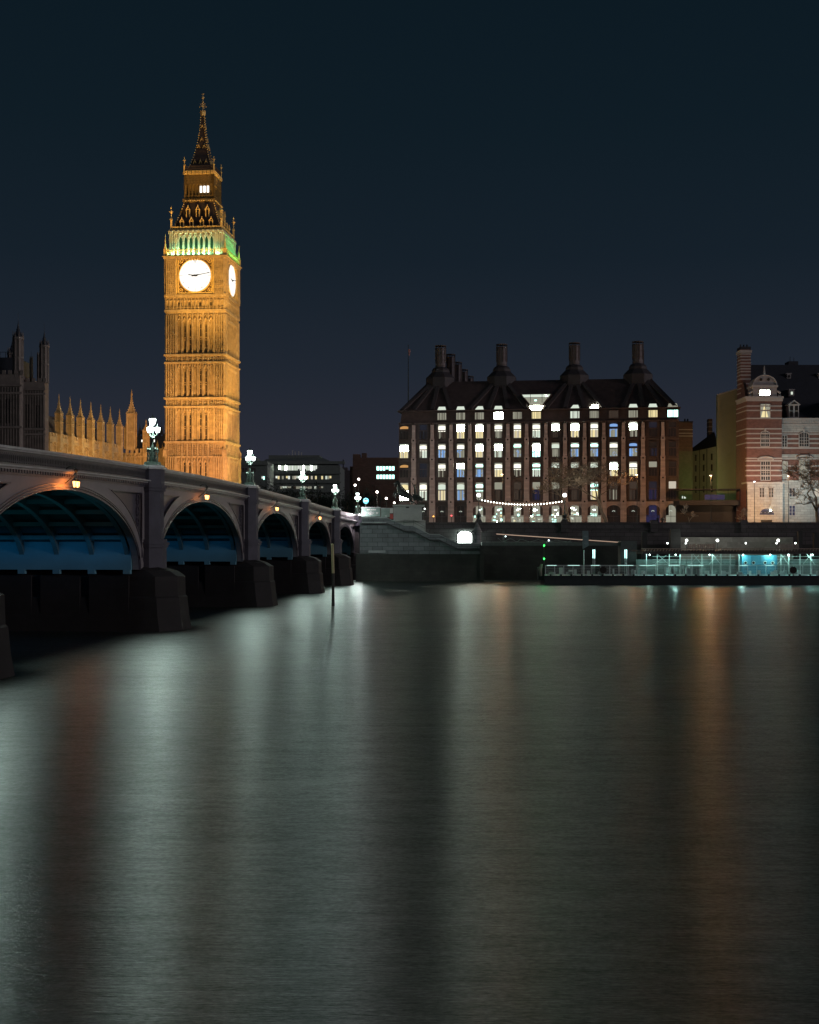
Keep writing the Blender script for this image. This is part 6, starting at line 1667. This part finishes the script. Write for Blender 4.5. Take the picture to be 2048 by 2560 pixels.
# lit terrace behind the pier
YT = 250.0
e = empty('pier_terrace', (XX(1705,YT), YT, 0)); tag(e, 'lit pale quay wall under a dark beam behind the pontoon canopy', 'quay')
tx = lambda px: XX(px,YT)-XX(1705,YT); tz_ = lambda py: ZZ(py,YT)
m = mb(mat('pale_quay_wall', (.36,.34,.30), .8, var=.15, brick=(2.0,.9,.02,.85))); m.box(tx(1705), tx(1995), 3, 3.6, tz_(1400), tz_(1343)); m.build('quay_wall', None, e)
for a_, b_, c_ in ((1606,1619,1330),(1677,1702,1322),(1997,2007,1328),(2036,2060,1332)): m = mb(mat('dark_pile', (.022,.022,.022), .7)); m.box(tx(a_), tx(b_), 0, 1, -1, tz_(c_)); m.build('pile', None, e)
for i, (px_, py_, r_, lb) in enumerate(((1717,1351,.24,'leftmost of the three bright lamps over the pontoon terrace'),(1794,1351,.26,'middle one of the three bright lamps over the pontoon terrace'),(1946,1351,.26,'rightmost of the three bright lamps over the pontoon terrace'))):
    ee = empty('terrace_lamp', (XX(px_,247), 247, tz_(1385))); tag(ee, lb, 'lamp', 'bright white lamps over the pontoon terrace')
    h = ZZ(py_,247)-tz_(1385); m = mb(METAL); m.cyl(0,0,0,h-r_,.06,.04,6); m.lathe(0,0,[(h+r_*.9,.1),(h+r_*1.2,.04)],6); m.build('post', None, ee)
    m = mb(glow('terrace_glow', (.95,1.0,.93), 8)); point('lamp_light', (XX(px_,247), 247, ZZ(py_,247)), 330, (.95,1.0,.88), r_+.06); m.ball(0,0,h,r_,8); m.build('globe', None, ee)
for i, (px_, py_) in enumerate(((1669,1358),(1865,1358),(1989,1358),(1715,1358),(1942,1358))):
    ee = empty('bulkhead_lamp', (XX(px_,246), 246, ZZ(py_,246))); tag(ee, ['small white lamp left of the dark round pile','small white lamp in the middle of the quay wall, above the blue kiosk','small white lamp by the right-hand pile','small white lamp just under the leftmost bright terrace lamp','small white lamp just under the rightmost bright terrace lamp'][i], 'lamp', 'small lamps on the quay')
    m = mb(glow('small_lamp_glow', (.9,1,.95), 9)); m.ball(0,0,0,.15,7); m.build('globe', None, ee); m = mb(METAL); m.box(-.04,.04,.1,3.5,-.04,.04); m.build('bracket', None, ee)
# folded awnings
for i, (a_, b_, lb) in enumerate(((1720,1790,'left striped awning below the terrace lamps'),(1945,2000,'right striped awning below the terrace lamps'))):
    ee = empty('awning', (XX(a_,240), 240, ZZ(1372,240))); tag(ee, lb, 'awning', 'awnings behind the canopy')
    w_ = XX(b_,240)-XX(a_,240); m = mb(mat('awning_cloth', (.30,.28,.26), .8)); m2 = mb(METAL)
    n = 14
    for q in range(n):
        xa, xb = w_*q/n, w_*(q+.72)/n; m.add([(xa,0,0),(xb,0,0),(xb+.5,2.5,.85),(xa+.5,2.5,.85),(xa,0,-.05),(xb,0,-.05),(xb+.5,2.5,.8),(xa+.5,2.5,.8)], [(0,1,2,3),(7,6,5,4),(0,4,5,1)])
    m.build('cloth', None, ee); m2.bar((0,0,-.05),(w_,0,-.05),.05); m2.build('front_bar', None, ee)

# ---------------------------------------------------------------- bare trees
BARK = mat('winter_bark', (.20,.155,.115), .9, var=.3)
def tree(name, label, px, Y, base, h, seed, lean=0.0, spread=.55, levels=6, r0=.32, bark=BARK, first=.38, cat='tree', group='bare winter trees'):
    rnd = random.Random(seed); e = empty(name, (XX(px,Y), Y, base)); tag(e, label, cat, group)
    tr = mb(bark); br = mb(bark)
    def grow(p, d, L, r, lv):
        m = tr if lv >= levels-1 else br
        pts = [p]; rad = [r]; q = p.copy(); dd = d.copy(); seg = 4 if lv > 2 else 3
        for i in range(seg):
            dd = (dd+Vector((rnd.gauss(0,.12), rnd.gauss(0,.12), rnd.gauss(0.03,.08)))).normalized(); q = q+dd*L/seg
            pts.append(q.copy()); rad.append(r*(1-.42*(i+1)/seg))
        m.tube(pts, [max(x, .035) for x in rad], 6 if lv > 3 else 3)
        if lv == 0: return
        nb = 3 if lv >= 2 else 4
        for k in range(nb):
            j = rnd.choice(range(max(1, seg-2), seg+1)) if k else seg
            ax = Vector((rnd.gauss(0,1), rnd.gauss(0,1), rnd.gauss(.2,.6))).normalized()
            nd = (dd*(1-spread*.6)+ax*spread*(1.25 if lv < levels-1 else 1.0)).normalized()
            if nd.z < -.15: nd.z *= -.3
            grow(pts[j], nd, L*rnd.uniform(.58,.82), rad[j]*rnd.uniform(.55,.75), lv-1)
    grow(Vector((0,0,0)), Vector((lean,0,1)).normalized(), h*first, r0, levels)
    tr.build('trunk', None, e); br.build('branches', None, e)
tree('bare_tree', 'large bare tree before the right half of the wide office', 1517, 266, GZ, 15, 5, -.05, .62, 6, .42)
tree('bare_tree', 'bare tree behind the right-hand globe lamp', 1425, 270, GZ, 15, 12, .02, .66, 6, .30)
tree('bare_tree', 'bare tree overhanging the right edge before the mansion wing', 2045, 262, GZ, 15, 21, -.08, .74, 6, .40)
tree('small_bare_tree', 'small pale bare sapling before the glazed pavilion', 1725, 262, GZ, 4.6, 33, 0, .5, 4, .08, mat('pale_bark', (.42,.36,.28), .9), cat='tree', group='saplings by the road')
tree('small_bare_tree', 'small bare sapling in front of the mansion corner', 1868, 262, GZ, 3.8, 35, 0, .6, 4, .07, MATS['pale_bark'], group='saplings by the road')
# dark evergreen bushes beyond the bridge
LEAF = mat('dark_leaf', (.03,.045,.03), .8, var=.4)
def bush(label, px, py, Y, w_, h_, seed):
    rnd = random.Random(seed); e = empty('leafy_tree', (XX(px,Y), Y, GZ)); tag(e, label, 'tree', 'dark leafy trees beyond the bridge parapet')
    zt = ZZ(py,Y)-GZ; m = mb(BARK); m.tube([(0,0,0),(.1,0,zt*.5),(0,.1,zt*.8)], [.25,.18,.08], 6)
    for q in range(5): m.tube([(0,0,zt*.45),(rnd.uniform(-1,1)*w_*.6, rnd.uniform(-1,1), zt*.8)], [.1,.03], 4)
    m.build('trunk', None, e)
    c = MB()
    for q in range(1500):
        a_, b2, r_ = rnd.random()*6.28, math.acos(rnd.uniform(-1,1)), rnd.random()**.4
        lump = 1+.25*math.sin(a_*3+seed)+.2*math.sin(b2*5)
        x, y, z = w_*r_*lump*math.sin(b2)*math.cos(a_), w_*.7*r_*math.sin(b2)*math.sin(a_), zt-h_+h_*r_*lump*math.cos(b2)
        s_ = rnd.uniform(.12,.32); u = Vector((rnd.gauss(0,1),rnd.gauss(0,1),rnd.gauss(0,1))).normalized(); v = u.orthogonal().normalized(); p = Vector((x,y,z))
        c.add([p-u*s_, p+v*s_*.6, p+u*s_, p-v*s_*.6], [(0,1,2,3)])
    c.build('crown', LEAF, e)
for i, (px_, py_, w_, h_, lb) in enumerate(((675,1212,4.2,4.0,'dark tree just right of the second bridge lamp'),(722,1228,3.6,3,'dark tree between the second and third bridge lamps'),(782,1222,4.4,4.5,'dark tree between the third and fourth bridge lamps'),(815,1240,3.4,2.6,'low dark tree left of the fourth bridge lamp'),(868,1235,3.8,4,'dark tree between the fourth and farthest bridge lamps'),(925,1222,3.6,4,'dark tree behind the ring station sign'))):
    bush(lb, px_, py_-4, 330+i*6, w_, h_, 40+i)
# people looking over the wall
CLO = mat('dark_coat', (.03,.03,.035), .9, var=.1)
for px_, lb, h_ in ((1645, 'person in dark coat leaning at the river wall, left one', 1.72), (1656, 'person in dark coat at the river wall, right one', 1.66), (895, 'person in dark clothes walking near the bridge end', 1.75)):
    Y = 258.6 if px_ > 1000 else 263
    e = empty('person', (XX(px_,Y), Y, GZ)); tag(e, lb+' ', 'person')
    e['label'] = lb
    s_ = h_/1.75
    o = skin('body', [[(0,0,.95*s_,.15),(0,0,1.2*s_,.14),(0,0,1.42*s_,.17),(0,0,1.52*s_,.07),(0,-.01,1.63*s_,.095),(0,0,1.72*s_,.07)],
                  [0,(-.1,0,.85*s_,.10),(-.11,-.03,.48*s_,.075),(-.11,0,.08,.05),(-.11,-.14,.04,.04)],[0,(.1,0,.85*s_,.10),(.12,.03,.48*s_,.075),(.12,.05,.08,.05),(.12,-.1,.04,.04)],
                  [2,(-.22,0,1.38*s_,.065),(-.27,-.05,1.1*s_,.05),(-.2,-.25,1.05*s_,.04)],[2,(.22,0,1.38*s_,.065),(.27,-.05,1.1*s_,.05),(.2,-.25,1.05*s_,.04)]], CLO, e)
# small signals on the embankment road
for nm, lb, ct, px_, py_, c_, k_ in (('traffic_signal', 'small red traffic signal before the left arches of the wide office', 'traffic light', 1129, 1289, (1.0, .10, .12), 4),
                                     ('barrier_lamp', 'small orange barrier lamp at the left end of the wide office', 'lamp', 1084, 1291, (1.0, .45, .08), 4),
                                     ('door_lamp', 'small white lamp over the first dark arch of the wide office', 'lamp', 1062, 1272, (.9, 1, .95), 5)):
    Y = 262; e = empty(nm, (XX(px_,Y), Y, GZ)); tag(e, lb, ct); h = ZZ(py_,Y)-GZ
    m = mb(METAL); m.cyl(0,0,0,h-.12,.05,.05,6); m.box(-.14,.14,.02,.16,h-.25,h+.25); m.build('post', None, e)
    m = mb(glow(nm+'_glow', c_, k_)); m.ball(0,-.05,h,.14,8); m.build('lens', None, e)
# soft lamps of the green-lit lane and the mansion floodlight
point('lane_light', (XX(1752, 286), 287.5, GZ+9.2), 420, (.62, 1.0, .30), .4)
spot('mansion_floodlight', P(2010, 1300, 262), P(2025, 1170, 276), 6200, (.50, .92, 1.0), 95, 1, .4)
spot('mansion_floodlight', P(1915, 1302, 266), P(1912, 1230, 276), 4600, (1.0, .60, .30), 120, 1, .4)
